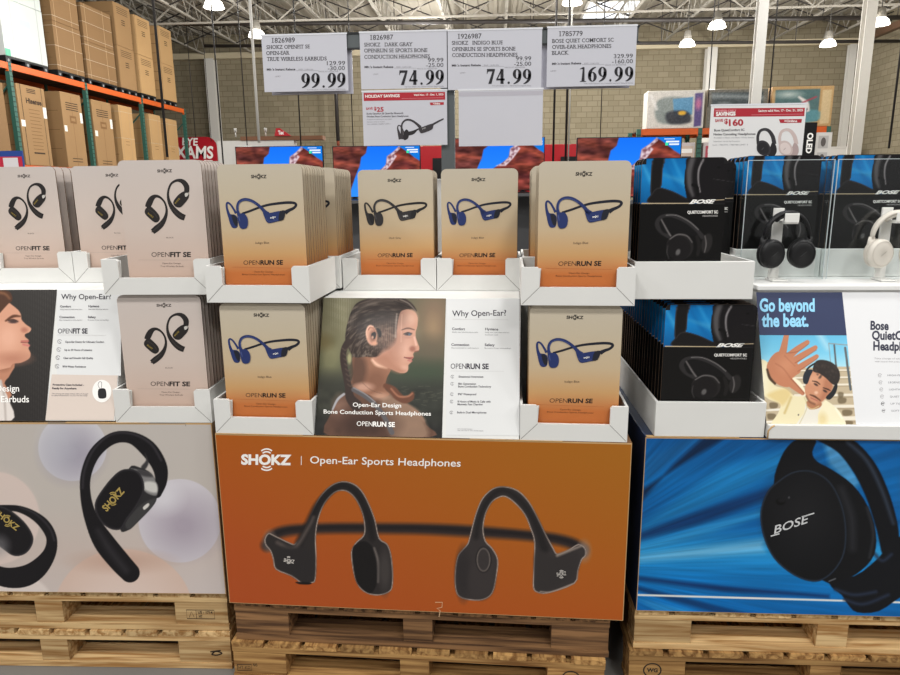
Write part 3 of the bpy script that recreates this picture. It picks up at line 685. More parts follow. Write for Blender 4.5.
V8 = dict(x0=630, y0=430, k=3.215)
def blue_art(p):
    p.vgrad([(20, (6, 82, 146)), (160, (8, 102, 172)), (300, (4, 90, 158)), (390, (40, 148, 212)), (470, (12, 120, 194)), (600, (4, 102, 178))])
    ang = np.arctan2(p.Y-436, p.X+250); rr = np.hypot(p.X+250, p.Y-436); fine = p.noise(0.016, 5, ang, rr/14000)+0.6*p.noise(0.007, 9, ang, rr/16000)
    def ray(pts, c, soft, a=0.8): p.poly(pts, c, soft, a, smooth=0)
    ray([(40, 225), (40, 190), (200, 90), (330, 10), (250, 10), (140, 110)], (8, 24, 50), 16); ray([(40, 100), (200, 20), (240, 20), (60, 160)], (24, 92, 150), 20, 0.6)
    ray([(40, 300), (300, 120), (520, 60), (520, 110), (260, 240), (40, 330)], (30, 128, 190), 34, 0.7)
    ray([(30, 355), (30, 330), (250, 250), (460, 180), (460, 215), (260, 290)], (8, 48, 96), 22, 0.9)
    ray([(30, 375), (250, 300), (450, 250), (450, 270), (260, 330), (30, 392)], (50, 146, 204), 20, 0.7)
    ray([(20, 405), (430, 352), (430, 392), (20, 424)], (122, 190, 228), 26, 0.75)
    ray([(20, 470), (300, 500), (640, 530), (640, 540), (300, 520), (20, 482)], (8, 44, 92), 14, 0.9)
    ray([(20, 500), (200, 545), (420, 600), (330, 600), (120, 545), (20, 515)], (6, 60, 116), 12, 0.9); ray([(20, 540), (180, 575), (260, 605), (120, 605)], (48, 142, 206), 14, 0.7)
    ray([(860, 150), (930, 40), (930, 90), (860, 240)], (24, 96, 158), 20, 0.7); ray([(620, 30), (680, 60), (740, 170), (720, 190), (640, 110)], (120, 176, 214), 20, 0.55)
    p.shade(fine, 0.09); p.line([(15, 530), (700, 549), (930, 556)], (232, 232, 228), 6, 2, 1, 0)
    K = (15, 16, 20)
    p.line([(620, 20, 40), (690, 50, 62), (752, 120, 74), (796, 210, 74), (826, 310, 70), (836, 380, 60)], (13, 15, 21), soft=5)
    p.line([(700, 40, 8), (762, 100, 10), (812, 200, 10), (846, 300, 8)], (52, 62, 78), soft=14)
    p.poly([(640, 470), (720, 470), (800, 410), (850, 350), (930, 350), (930, 520), (872, 536), (800, 582), (730, 586), (700, 560), (680, 530), (648, 505)], (14, 16, 22), 4, smooth=3)
    for q in ([(660, 512), (720, 530), (790, 520)], [(690, 545), (750, 560), (830, 530)], [(780, 390), (810, 420), (840, 400)]): p.line(q, (40, 52, 74), 8, 12)
    p.poly([(540, 30), (598, 30), (586, 70), (600, 100), (650, 128), (716, 176), (765, 246), (790, 330), (785, 400), (745, 450), (690, 480), (620, 484), (480, 300), (462, 175), (478, 105), (505, 55)], (15, 16, 20), 4, smooth=3)
    p.line([(680, 190, 20), (712, 280, 24), (716, 380, 20)], (38, 39, 44), soft=24); p.line([(762, 250, 8), (782, 330, 8), (770, 410, 8)], (44, 45, 50), soft=10)
    p.poly([(480, 160), (530, 132), (590, 132), (645, 168), (682, 240), (696, 320), (690, 395), (662, 448), (620, 482), (575, 486), (518, 462), (462, 412), (428, 340), (419, 265), (440, 200)], K, 3, rim=(40, 52, 68), rimw=5)
    p.ell(560, 270, 90, 110, (33, 33, 36), 140, 0.7)
    p.ell(484, 230, 15, 11, (6, 6, 8), 4); p.ell(488, 226, 12, 7, (24, 24, 27), 4); p.ell(511, 217, 3, 4, (70, 70, 74), 2)
    p.line([(640, 486, 3), (660, 478, 3)], (120, 124, 130), soft=4)
def blue_extra(a):
    S = ink((206, 208, 210))
    a.text('BOSE', (463, 334), (570, 298), 24, S, 3, 0.012, slant=0.35)
    a.line([(452, 341), (480, 333)], 4, S, 3, 0); a.line([(552, 279), (592, 267)], 4, S, 3, 0)

# ------------------------------------------------------------------ leaning poster cartons
def header_carton(M, rz, s0, s1, z0, z1, lean, depth, name, label, zlip=0.0):
    """carton whose printed face leans back; returns the empty and an Art sheet on that face"""
    e = empty(name, at(M, s0, 0, z0), rz); tag(e, label, 'display'); w = s1-s0; h = z1-z0
    b = MB(); b.hexa([(0, 0, 0), (w, 0, 0), (w, depth, 0), (0, depth, 0)], [(0, lean, h), (w, lean, h), (w, depth, h), (0, depth, h)], WHITE)
    soften(b.build('carton_body', e), 0.002)
    V = Vector((0, lean, h)); N = Vector((1, 0, 0)).cross(V.normalized())
    return e, w, V, N, M @ Matrix.Translation((s0, 0, z0))
def sheet(e, root, V, N, x0, off=0.0008):
    mb = MB(); a = Art(mb, Vector((x0, 0, 0))+N*off, (1, 0, 0), V, root=root); return mb, a

VK = dict(x0=314, y0=292, k=6.618)
def woman_art(p):
    p.vgrad([(30, (100, 96, 78)), (260, (112, 106, 82)), (480, (78, 80, 64)), (600, (60, 62, 54)), (960, (34, 33, 32))])
    p.ell(150, 170, 120, 190, (146, 142, 110), 150, 0.75); p.ell(110, 440, 90, 120, (150, 146, 106), 110, 0.6); p.ell(60, 330, 60, 50, (120, 104, 66), 60, 0.6)
    p.ell(800, 180, 110, 190, (138, 112, 92), 130, 0.75); p.ell(790, 230, 40, 70, (168, 142, 108), 60, 0.5); p.ell(760, 400, 120, 100, (100, 90, 76), 100, 0.6); p.ell(720, 530, 190, 70, (62, 74, 58), 90, 0.8)
    p.ell(100, 680, 130, 130, (56, 56, 48), 120, 0.8); p.ell(740, 720, 200, 120, (50, 52, 46), 120, 0.7)
    r = np.random.RandomState(3)
    for i in range(26): x, y = 560+r.rand()*300, 620+r.rand()*140; p.line([(x, y), (x+30, y+r.rand()*16-8)], (92, 92, 78), 4, 4, 0.5)
    # shoulders and chest
    p.poly([(110, 960), (114, 800), (150, 728), (200, 680), (250, 632), (310, 604), (400, 610), (470, 640), (560, 704), (640, 752), (706, 806), (744, 880), (772, 960)], (98, 70, 57), 5); p.shade(p.noise(40, 21), 0.14, (p.Y > 640)*1.0); p.ell(180, 760, 50, 70, (146, 112, 96), 60, 0.6)
    p.poly([(480, 670), (620, 748), (700, 806), (752, 960), (520, 960), (440, 760)], (150, 122, 102), 40, 0.8); p.ell(330, 880, 190, 100, (62, 44, 38), 110, 0.85); p.line([(560, 720, 10), (660, 776, 14), (730, 850, 10)], (176, 146, 124), soft=26, a=0.6)
    # neck
    p.poly([(262, 420), (400, 430), (505, 500), (482, 570), (470, 640), (500, 680), (420, 700), (300, 650), (244, 606), (262, 540)], (150, 106, 84), 5)
    p.poly([(262, 430), (330, 440), (350, 520), (330, 600), (270, 620), (244, 600)], (92, 66, 54), 40, 0.9); p.ell(410, 590, 70, 70, (118, 80, 62), 60, 0.6); p.line([(390, 450, 22), (420, 480, 26), (480, 500, 12)], (236, 190, 164), soft=18)
    p.ell(330, 628, 60, 26, (204, 160, 140), 26, 0.8); p.ell(440, 690, 50, 22, (206, 164, 140), 26, 0.6)
    # face in profile
    p.poly([(545, 130), (610, 116), (662, 128), (686, 168), (684, 225), (674, 262), (674, 298), (686, 336), (697, 368), (690, 392), (662, 400), (656, 416), (660, 432), (648, 446), (644, 464), (624, 486), (624, 512), (610, 532), (570, 536), (500, 506), (430, 472), (390, 440), (410, 390), (470, 360), (520, 290), (535, 200)], (200, 150, 128), 3)
    p.poly([(560, 130), (620, 122), (664, 134), (672, 200), (640, 240), (580, 250), (552, 200)], (186, 140, 120), 24, 0.7); p.ell(640, 170, 36, 40, (226, 182, 160), 50, 0.8); p.poly([(545, 250), (600, 300), (610, 400), (560, 470), (470, 450), (440, 420), (520, 340)], (172, 122, 101), 50, 0.6); p.ell(590, 390, 50, 60, (222, 176, 156), 60, 0.7); p.poly([(400, 440), (470, 420), (540, 480), (600, 520), (560, 536), (470, 500)], (170, 120, 98), 30, 0.7); p.ell(540, 330, 40, 90, (176, 128, 108), 60, 0.7)
    p.line([(578, 252, 6), (620, 240, 10), (664, 250, 6)], (98, 70, 60), soft=5); p.ell(622, 280, 24, 9, (60, 54, 58), 6); p.ell(632, 281, 8, 8, (80, 96, 108), 4); p.line([(592, 278, 4), (620, 268, 6), (648, 274, 5)], (44, 34, 34), soft=4); p.ell(618, 300, 26, 8, (180, 132, 114), 10, 0.7)
    p.ell(652, 376, 20, 18, (148, 94, 80), 16, 0.8); p.line([(664, 300, 8), (676, 350, 10)], (228, 186, 168), soft=12); p.line([(668, 394, 5), (690, 390, 5)], (110, 66, 58), soft=5)
    p.line([(600, 434, 5), (630, 436, 9), (654, 434, 7)], (156, 84, 80), soft=5); p.line([(622, 452, 8), (646, 458, 10)], (186, 112, 106), soft=6); p.line([(596, 432, 5), (640, 444, 4), (656, 442, 3)], (98, 48, 46), soft=3)
    p.ell(600, 500, 22, 14, (216, 170, 150), 18, 0.6)
    # hair: combed back in arcs towards the braid
    H = [(300, 64), (400, 36), (520, 36), (606, 46), (656, 84), (680, 128), (646, 112), (604, 116), (572, 134), (556, 190), (548, 250), (534, 310), (500, 352), (450, 392), (410, 430), (340, 428), (268, 432), (232, 380), (208, 320), (212, 250), (232, 170), (258, 106)]
    d = p.sdf([q[:2] for q in cr(H, 4, True)]); soft = 6+46*np.clip((p.X-400)/100, 0, 1)*np.clip((p.Y-250)/90, 0, 1); m = np.clip(0.5-d/soft, 0, 1)
    p.blend(m, (58, 47, 42))
    rr = np.hypot((p.X-470)*0.9, p.Y-440); th = np.arctan2(p.Y-440, p.X-470)
    n1 = p.noise(7.0, 11, rr, th*60); n2 = p.noise(18.0, 12, rr, th*50)
    p.blend(m*np.clip(n1*0.75+n2*0.6, 0, 1)*0.8, (134, 120, 108)); p.blend(m*np.clip(-n1*0.6-n2*0.6, 0, 1)*0.8, (28, 22, 21))
    p.ell(440, 150, 120, 60, (28, 23, 22), 120, 0.5); p.line([(240, 250, 16), (262, 170, 26), (320, 100, 26), (420, 62, 18), (540, 60, 10)], (142, 132, 122), soft=40, a=0.35)
    p.line([(570, 50, 5), (626, 76, 6), (672, 124, 5)], (158, 146, 136), soft=7, a=0.8); p.line([(530, 60, 5), (590, 80, 5), (636, 112, 4)], (36, 28, 26), soft=6, a=0.8)
    g = m*np.exp(-((p.X-470)/90)**2-((p.Y-300)/90)**2); p.blend(g*0.55, (128, 96, 80)); p.blend(g*(np.sin(p.X*0.45) > 0.25)*0.4, (172, 136, 116))  # the stripes paint corrugated-board sheen over the hair
    d2 = np.clip((290-p.X)/120, 0, 1)*np.clip((300-p.Y)/120, 0, 1)*np.clip((p.X-60)/80, 0, 1); p.blend((np.sin(p.X*0.42) > 0.4)*d2*0.3, (196, 192, 176))  # striped sheen of the corrugated board, painted into the backdrop colour
    p.line([(548, 146, 9), (542, 220, 9), (540, 300, 7)], (216, 198, 184), soft=9, a=0.55); p.line([(582, 150, 5), (578, 240, 5), (576, 330, 5)], (226, 190, 170), soft=8, a=0.5)
    # ear with the earphone
    p.ell(380, 286, 37, 68, (212, 160, 134), 6, rot=-8); p.line([(360, 250), (372, 236), (396, 244), (406, 280)], (164, 108, 86), 8, 8); p.ell(390, 292, 22, 40, (150, 100, 82), 16); p.poly([(380, 276), (404, 264), (412, 282), (402, 310), (384, 306)], (34, 30, 31), 5); p.ell(388, 300, 7, 10, (196, 150, 128), 6); p.line([(352, 300, 5), (348, 260, 6), (366, 226, 6), (392, 228, 5)], (236, 194, 170), soft=6); p.poly([(416, 240), (436, 248), (448, 282), (434, 302), (424, 280)], (28, 26, 28), 4); p.ell(402, 340, 18, 14, (216, 160, 132), 12)
    # braid, ponytail, straps
    p.line([(226, 330, 44), (202, 372, 42), (192, 430, 40), (200, 490, 44), (214, 560, 44), (228, 630, 46), (240, 700, 60), (280, 750, 76)], (58, 46, 42), soft=6)
    for i, y in enumerate(range(372, 640, 34)): p.line([(188+i*5, y), (206+i*5, y+14), (222+i*5, y+2)], (92, 76, 68), 7, 8, 0.8)
    p.ell(235, 440, 13, 34, (168, 162, 122), 10)
    p.line([(474, 622, 34), (520, 648, 50), (556, 690, 54), (600, 716, 44), (640, 700, 40), (652, 672, 24)], (104, 66, 50), soft=10); p.line([(510, 640, 8), (560, 690, 10), (620, 690, 10), (650, 672, 8)], (172, 116, 90), soft=12)
    p.line([(262, 646, 30), (330, 684, 30), (396, 736, 30), (460, 820, 30), (516, 930, 34)], (92, 88, 90), soft=5); p.line([(262, 634, 6), (340, 676, 6), (404, 728, 6)], (150, 146, 148), soft=5)
    p.line([(198, 676, 16), (156, 712, 16), (124, 776, 12)], (168, 166, 170), soft=6); p.line([(320, 600), (380, 650), (450, 672)], (96, 70, 58), 3, 3, 0.7)
def center_header():
    e, w, V, N, root = header_carton(MC, ZC, 0.3075, 0.911, 0.8495, 1.2365, 0.165, 0.585, 'poster_carton', 'white leaning poster carton with a photo of a braided woman in profile beside feature text')
    mb, a = sheet(e, root, V, N, 0.0); a.photo(**VK); L = V.length
    paint_sheet(mb, a, (0.0005, 0.001, 0.3795, L-0.001), 210, 210, woman_art, painted('poster_print', 0.5, coat=0.03), 1, **VK)
    a.photo(314, 340, 6.618)
    a.text('Open-Ear Design', (257, 441), (577, 447), 27, WINK, 3, 0.012); a.text('Bone Conduction Sports Headphones', (64, 486), (774, 501), 26, WINK, 3, 0.012)
    a.text('OPEN', (283, 568), (388, 571), 30, WINK, 3, 0.0); a.text('RUN SE', (391, 571), (535, 575), 30, WINK, 3, 0.035)
    mb.build('woman_photo', e)
    mb, a = sheet(e, root, V, N, 0.0); a.photo(440, 290, 4.5)
    D = ink((36, 30, 46)); G = ink((104, 100, 106)); Lg = ink((196, 194, 194))
    a.rect(28, 38, 358, 655, ink((218, 219, 219)), 0)
    a.text('Why Open-Ear?', (55, 118), (298, 115), 25, D, 1, 0.01); a.line([(55, 131), (307, 134)], 1.4, Lg, 1, 0)
    for t, s1, s2, x, y, x1, x2 in (('Comfort', 'All-day wear that feels barely there', '', 54, 180, 112, 172), ('Hygiene', 'Keep your ears clean without', 'blocking ear canals', 203, 181, 262, 312), ('Connection', 'Stay connected to what matters', '', 51, 251, 131, 174), ('Safety', 'Be aware of your surroundings', '', 201, 252, 246, 320)):
        a.text(t, (x, y), (x1, y+1), 11, D, 1, 0.02); a.text(s1, (x, y+12), (x2, y+13), 5.5, G, 1)
        if s2: a.text(s2, (x, y+23), (x+58, y+23.5), 5.5, G, 1)
    a.text('OPEN', (48, 354), (117, 354.5), 23, D, 1, 0.0); a.text('RUN SE', (119, 354.5), (219, 355.5), 23, D, 1, 0.035); a.line([(48, 364), (288, 366)], 1.2, Lg, 1, 0)
    for x, x1, y, ts in ((84, 195, 394, ['Situational Awareness']), (82, 230, 426, ['8th Generation', 'Bone Conduction Technology']), (81, 164, 473, ['IP67 Waterproof']), (79, 228, 506, ['8 Hours of Music & Calls with', 'Magnetic Fast Charging']), (77, 209, 555, ['Built-in Dual Microphones'])):
        ln = max(len(t) for t in ts)
        for i, t in enumerate(ts): a.text(t, (x, y+i*12.5), (x+(x1-x)*len(t)/ln, y+0.5+i*12.5), 8.5, D, 1, 0.02)
        a.line([(56-(y-394)*0.03+7*math.cos(q), y-4+7*math.sin(q)) for q in np.linspace(0.5, 2*PI-0.4, 9)], 1.8, G, 1, 0); a.line([(56-(y-394)*0.03, y-8), (56-(y-394)*0.03, y+2)], 1.6, G, 1, 0)
    a.text('Learn more about this product', (79, 627), (145, 628), 4.5, G, 1); a.text('Scan the code to view the full details', (79, 634), (195, 636), 4.5, G, 1)
    mb.build('feature_panel', e)

V3 = dict(x0=0, y0=284, k=4.83)
def man_art(p):
    p.vgrad([(20, (50, 47, 45)), (300, (46, 43, 41)), (660, (40, 37, 36))]); p.blend((np.sin(p.X*0.55) > 0.35)*np.clip((p.X-60)/160, 0, 1)*0.16, (112, 108, 104))  # vertical stripes put the board's corrugated sheen into the colour
    p.poly([(-260, 400), (50, 376), (48, 440), (22, 480), (40, 560), (-260, 660)], (180, 126, 100), 5); p.poly([(-60, 380), (50, 376), (46, 410), (0, 420)], (140, 92, 70), 26, 0.7)
    p.poly([(-260, 440), (-30, 470), (4, 462), (14, 500), (40, 555), (50, 665), (-260, 665)], (214, 206, 200), 5); p.line([(4, 470, 8), (20, 540, 10), (28, 660, 8)], (176, 166, 160), soft=10)
    p.poly([(-260, 40), (10, 55), (44, 90), (86, 124), (102, 150), (104, 172), (126, 196), (150, 214), (143, 232), (122, 242), (122, 256), (138, 270), (134, 284), (143, 296), (138, 312), (148, 336), (141, 360), (102, 380), (60, 386), (20, 410), (-260, 420)], (204, 150, 124), 3, smooth=3)
    p.ell(40, 260, 50, 60, (222, 172, 148), 60, 0.7); p.ell(60, 360, 70, 26, (172, 116, 94), 40, 0.7); p.ell(118, 222, 16, 12, (164, 104, 86), 12, 0.7)
    p.ell(64, 182, 22, 8, (70, 52, 50), 7); p.line([(28, 178, 8), (64, 156, 14), (98, 156, 7)], (92, 58, 42), soft=6); p.line([(40, 176, 5), (66, 172, 6), (86, 180, 4)], (52, 36, 34), soft=4)
    p.line([(104, 276, 7), (136, 276, 9)], (176, 100, 92), soft=5); p.line([(112, 292, 9), (140, 298, 9)], (196, 118, 110), soft=6); p.line([(102, 282, 4), (134, 284, 3)], (112, 58, 54), soft=3)
    p.poly([(-260, 10), (-60, 22), (20, 28), (52, 44), (60, 78), (40, 96), (18, 120), (-10, 150), (-60, 190), (-260, 200)], (78, 50, 36), 5, smooth=3); p.line([(-40, 40, 12), (20, 46, 12), (46, 70, 8)], (124, 84, 58), soft=12)
def left_header():
    e, w, V, N, root = header_carton(ML, ZL, -0.905, -0.301, 0.8695, 1.2595, 0.145, 0.585, 'poster_carton', 'white leaning poster carton with a man in profile and a rose strip of earbud features')
    mb, a = sheet(e, root, V, N, 0.0); a.photo(**V3); L = V.length
    paint_sheet(mb, a, (0.004, 0.001, 0.385, L-0.001), 190, 190, man_art, painted('poster_print', 0.5, coat=0.03), 1, **V3)
    a.text('Open-Ear Design', (-196, 519), (93, 519), 30, WINK, 3, 0.012); a.text('True Wireless Earbuds', (-262, 571), (141, 571), 30, WINK, 3, 0.012)
    mb.build('man_photo', e)
    mb, a = sheet(e, root, V, N, 0.385); a.photo(0, 280, 3.97)
    D = ink((36, 30, 46)); G = ink((104, 100, 106)); Lg = ink((196, 194, 194)); Rz = ink((212, 198, 188))
    a.rect(226, 40, 480, 380, ink((218, 219, 219)), 0); a.poly([(206, 375), (468, 379), (452, 556), (180, 556)], Rz, 1)
    a.text('Why Open-Ear?', (243, 76), (441, 76), 20, D, 2, 0.01)
    for t, s1, x, y, x1, x2 in (('Comfort', 'All-day wear that feels barely there', 239, 109, 282, 327), ('Hygiene', 'Keep your ears clean without', 351, 108, 394, 430), ('Connection', 'Stay connected to what matters', 236, 151, 296, 326), ('Safety', 'Be aware of your surroundings', 349, 151, 381, 432)):
        a.text(t, (x, y), (x1, y), 8, D, 2, 0.02); a.text(s1, (x, y+10), (x2, y+10), 4.5, G, 2)
    a.text('OPEN', (230, 212), (287, 212), 19, D, 2, 0.0); a.text('FIT SE', (289, 212), (348, 212), 19, D, 2, 0.035); a.line([(228, 218), (422, 220)], 1.2, Lg, 2, 0)
    for x, x1, y, t in ((259, 414, 249, 'Open-Ear Design for Ultimate Comfort'), (256, 366, 281, 'Up to 30 Hours of Listening'), (252, 370, 313, 'Clear and Smooth Call Quality'), (249, 341, 347, 'IP54 Water Resistance')):
        a.text(t, (x, y), (x1, y+0.5), 7, D, 2, 0.02); xc = x-22
        a.line([(xc+8*math.cos(q), y-5+8*math.sin(q)) for q in np.linspace(0.6, 2*PI-0.3, 9)], 1.6, G, 2, 0); a.line([(xc-3, y-8), (xc+4, y)], 1.6, G, 2, 0)
    a.text('Protective Case Included -', (210, 419), (334, 420), 7, D, 3, 0.03); a.text('Ready for Anywhere', (208, 433), (304, 434), 7, D, 3, 0.03)
    a.text('The carrying case keeps earbuds safe and charged', (206, 453), (350, 454), 4.5, G, 3); a.text('to take everywhere, so you can be ready', (205, 460), (348, 461), 4.5, G, 3)
    a.disc(405, 441, 38, 45, ink((240, 238, 234)), 3); a.poly([(392, 434), (418, 432), (423, 462), (414, 470), (396, 470), (390, 460)], BLACK, 4, 3); a.line([(398, 434), (390, 416), (396, 404), (404, 408), (402, 432)], 1.8, G, 4)
    mb.build('feature_panel', e)

V4 = dict(x0=752, y0=340, k=7.67)
def guy_art(p):
    p.vgrad([(-60, (92, 176, 214)), (100, (116, 192, 222)), (200, (160, 210, 226))]); p.line([(520, -40, 40), (580, 60, 30)], (196, 222, 230), soft=50, a=0.6)
    p.poly([(-20, 165), (110, 168), (420, 215), (640, 205), (900, 200), (900, 700), (-20, 700)], (186, 170, 142), 3, smooth=0)
    for i, (y, h) in enumerate(((235, 10), (290, 12), (345, 14), (425, 18), (512, 22), (605, 30))):
        p.line([(330, y), (900, y-6)], (226, 218, 200), h, 4, 1, 0); p.line([(330, y+h*0.9), (900, y+h*0.9-6)], (150, 134, 108), h*0.5, 6, 0.7, 0)
    for x, y, w in ((690, 462, 60), (730, 556, 70), (165, 500, 60), (150, 585, 60), (680, 420, 40), (740, 640, 60)): p.poly([(x-w/2, y-18), (x+w/2, y-16), (x+w/2-4, y+20), (x-w/2+6, y+24)], (104, 90, 66), 10, 0.8)
    for y in (540, 630): p.line([(100, y), (230, y-8)], (228, 222, 208), 16, 4, 1, 0)
    p.line([(588, 26), (745, 40)], (132, 142, 146), 8, 3, 1, 0); p.line([(588, 26), (602, 170)], (132, 142, 146), 5, 3, 1, 0); p.line([(630, 40), (646, 215)], (84, 92, 96), 14, 3, 1, 0); p.line([(714, 60), (756, 380)], (84, 92, 96), 18, 3, 1, 0)
    # jacket, tee
    p.poly([(50, 160), (115, 168), (124, 250), (170, 345), (250, 372), (330, 430), (410, 436), (424, 510), (350, 660), (150, 660), (200, 560), (216, 490), (130, 455), (76, 400), (55, 300)], (226, 216, 178), 4); p.poly([(118, 420), (250, 372), (300, 420), (240, 500), (200, 480)], (214, 190, 128), 30, 0.8); p.ell(80, 300, 40, 90, (240, 234, 208), 50, 0.7); p.line([(250, 560, 14), (300, 440, 12)], (196, 172, 112), soft=18); p.line([(310, 300, 30), (360, 340, 40), (410, 420, 20)], (236, 228, 200), soft=8)
    p.poly([(520, 440), (580, 470), (650, 524), (690, 580), (708, 660), (490, 660), (506, 560)], (232, 224, 192), 4); p.ell(540, 610, 36, 50, (216, 196, 140), 40, 0.7); p.line([(640, 524, 10), (690, 600, 12)], (240, 234, 212), soft=12)
    p.poly([(420, 480), (526, 500), (506, 570), (490, 660), (340, 660), (400, 560)], (222, 218, 206), 4); p.poly([(420, 470), (530, 480), (516, 520), (440, 530)], (170, 116, 84), 8); p.line([(418, 505), (460, 528), (512, 508)], (206, 180, 130), 6, 4); p.line([(400, 440, 5), (420, 520, 5), (360, 650, 5)], (196, 182, 140), soft=6); p.ell(356, 574, 6, 6, (90, 84, 80), 3)
    # head
    p.poly([(470, 232), (520, 252), (566, 286), (616, 340), (604, 396), (566, 446), (520, 484), (480, 496), (440, 470), (412, 424), (406, 372), (420, 310), (446, 264)], (196, 138, 106), 4); p.poly([(560, 300), (618, 340), (602, 400), (540, 470), (500, 490), (540, 400)], (168, 110, 82), 30, 0.8); p.ell(470, 300, 40, 34, (214, 160, 128), 40, 0.7)
    p.poly([(486, 168), (538, 152), (612, 172), (664, 226), (674, 290), (648, 344), (612, 336), (566, 292), (514, 256), (466, 236)], (44, 37, 34), 6)
    r = np.random.RandomState(5)
    for i in range(30): p.ell(490+r.rand()*160, 175+r.rand()*120, 9, 9, (62, 52, 46), 8, 0.5)
    p.line([(462, 314, 6), (496, 322, 11), (520, 340, 7)], (66, 44, 34), soft=5); p.line([(546, 366, 7), (580, 378, 11), (600, 388, 6)], (60, 40, 32), soft=5); p.ell(490, 342, 18, 8, (70, 50, 44), 6, rot=30); p.ell(560, 392, 18, 8, (64, 46, 40), 6, rot=30)
    p.ell(492, 404, 14, 12, (222, 180, 152), 12); p.line([(446, 420, 8), (482, 434, 14), (524, 464, 8)], (88, 56, 42), soft=8); p.line([(452, 444, 8), (500, 466, 8)], (170, 98, 84), soft=6); p.line([(416, 430, 10), (438, 470, 12), (480, 492, 14)], (104, 68, 50), soft=14, a=0.8)
    p.line([(404, 268, 12), (430, 216, 14), (480, 180, 12)], (30, 32, 36), soft=4); p.poly([(402, 250), (430, 228), (466, 232), (446, 280), (424, 336), (396, 330), (390, 290)], (34, 40, 48), 4); p.poly([(566, 440), (610, 390), (640, 336), (656, 350), (640, 410), (596, 458)], (28, 30, 34), 4)
    # raised hand
    H = (186, 122, 90)
    p.poly([(210, 88), (252, 98), (310, 130), (352, 184), (372, 242), (336, 272), (306, 300), (312, 334), (272, 362), (200, 342), (142, 286), (112, 214), (134, 150), (172, 104)], H, 4)
    for f in ([(232, 110, 62), (248, 40, 50), (266, -50, 38)], [(276, 130, 58), (350, 68, 46), (424, 18, 36)], [(322, 160, 56), (410, 104, 46), (486, 58, 34)], [(346, 222, 52), (424, 172, 44), (496, 126, 32)], [(284, 318, 66), (338, 366, 50), (388, 408, 32)]): p.line(f, H, soft=4)
    p.ell(260, 190, 60, 60, (202, 140, 106), 80, 0.6); p.line([(180, 180, 6), (240, 220, 8), (300, 300, 8)], (160, 98, 72), soft=12, a=0.7); p.line([(250, 120, 6), (330, 200, 6)], (160, 98, 72), soft=12, a=0.6)
    for f in ([(262, 100, 4), (352, 88, 4), (432, 32, 4)], [(330, 176, 4), (420, 124, 4), (494, 76, 4)], [(352, 240, 4), (430, 192, 4), (500, 144, 4)], [(300, 300, 5), (350, 352, 5), (400, 410, 4)]): p.line(f, (132, 74, 54), soft=8, a=0.8)
    p.line([(116, 226, 16), (136, 290, 22), (176, 334, 18)], (74, 54, 38), soft=8)
def right_header():
    e, w, V, N, root = header_carton(MR, ZR, 0.348, 1.215, 0.8895, 1.2555, 0.16, 0.62, 'poster_carton', 'white leaning poster carton reading Go beyond the beat over a man holding up his palm')
    L = V.length; u = 0.244
    mb, a = sheet(e, root, V, N, 0.0); a.photo(**V4)
    vs = 0.262
    paint_sheet(mb, a, (-0.006, 0.002, u, vs), 180, 150, guy_art, painted('poster_print', 0.5, coat=0.03), 1, **V4)
    mb.build('man_photo', e)
    mb, a = sheet(e, root, V, N, 0.0)
    F = Flat(mb, Vector((0, 0, 0))+N*0.0008, (1, 0, 0), V); F.rect(-0.006, vs, u, L-0.006, ink((34, 46, 84)), 1)
    a.photo(750, 285, 4.653); SKY = ink((142, 206, 240))
    a.text('Go beyond', (44, 122), (301, 122), 57, SKY, 3, 0.035); a.text('the beat.', (54, 193), (272, 192), 57, SKY, 3, 0.035)
    mb.build('slogan_panel', e)
    mb, a = sheet(e, root, V, N, 0.0)
    F = Flat(mb, Vector((0, 0, 0))+N*0.0008, (1, 0, 0), V); F.rect(u, 0.002, w-0.004, L-0.006, ink((217, 218, 220)), 0)
    a.photo(750, 285, 4.653); D = ink((40, 42, 62)); G = ink((150, 148, 150))
    a.text('Bose', (560, 207), (645, 209), 39, D, 1, 0.035); a.text('QuietComfort', (567, 253), (842, 256), 39, D, 1, 0.035); a.text('Headphones', (573, 303), (806, 306), 39, D, 1, 0.035)
    a.text('Take charge of what you hear', (578, 345), (770, 347), 7, G, 1); a.text('with sound that puts you in the moment', (580, 359), (800, 361), 7, G, 1)
    for i, t in enumerate(('HIGH-FIDELITY AUDIO', 'LEGENDARY QUIET', 'LIGHTWEIGHT COMFORT', 'QUIET & AWARE MODES', 'UP TO 24 HOURS', 'SOFT CASE INCLUDED')):
        x, y = 640+i*3.5, 424+i*33; a.text(t, (x, y), (x+len(t)*9.0, y+1), 8, ink((120, 120, 126)), 1)
        a.line([(x-36+8*math.cos(q), y-4+8*math.sin(q)) for q in np.linspace(0.7, 2*PI-0.2, 9)], 2, G if i != 4 else BLACK, 1, 0); a.line([(x-42, y-4), (x-30, y-4)], 3 if i > 3 else 1.6, G if i < 4 else BLACK, 1, 0)
    mb.build('feature_panel', e)
    k = MB(); k.box(-0.004, w, -0.012, 0.010, -0.0395, 0.002, WHITE); k.box(-0.004, w, 0.010, 0.61, -0.0395, -0.0005, WHITE2); soften(k.build('tray_base', e), 0.002)
    k = MB(); k.box(-0.006, w, 0.150, 0.62, L*0.0+0.3665, 0.382, mat('white_shelf', (234, 234, 232), 0.4, var=0.01)); soften(k.build('top_shelf', e), 0.003)
    k = MB(); k.tube([(-0.0045, -0.0125, -0.038), (-0.0045, -0.013, -0.015), (0.004, -0.0128, -0.004), (0.012, -0.0125, 0.001)], 0.0022, KRAFT, 6); k.build('torn_corner', e)
    return e
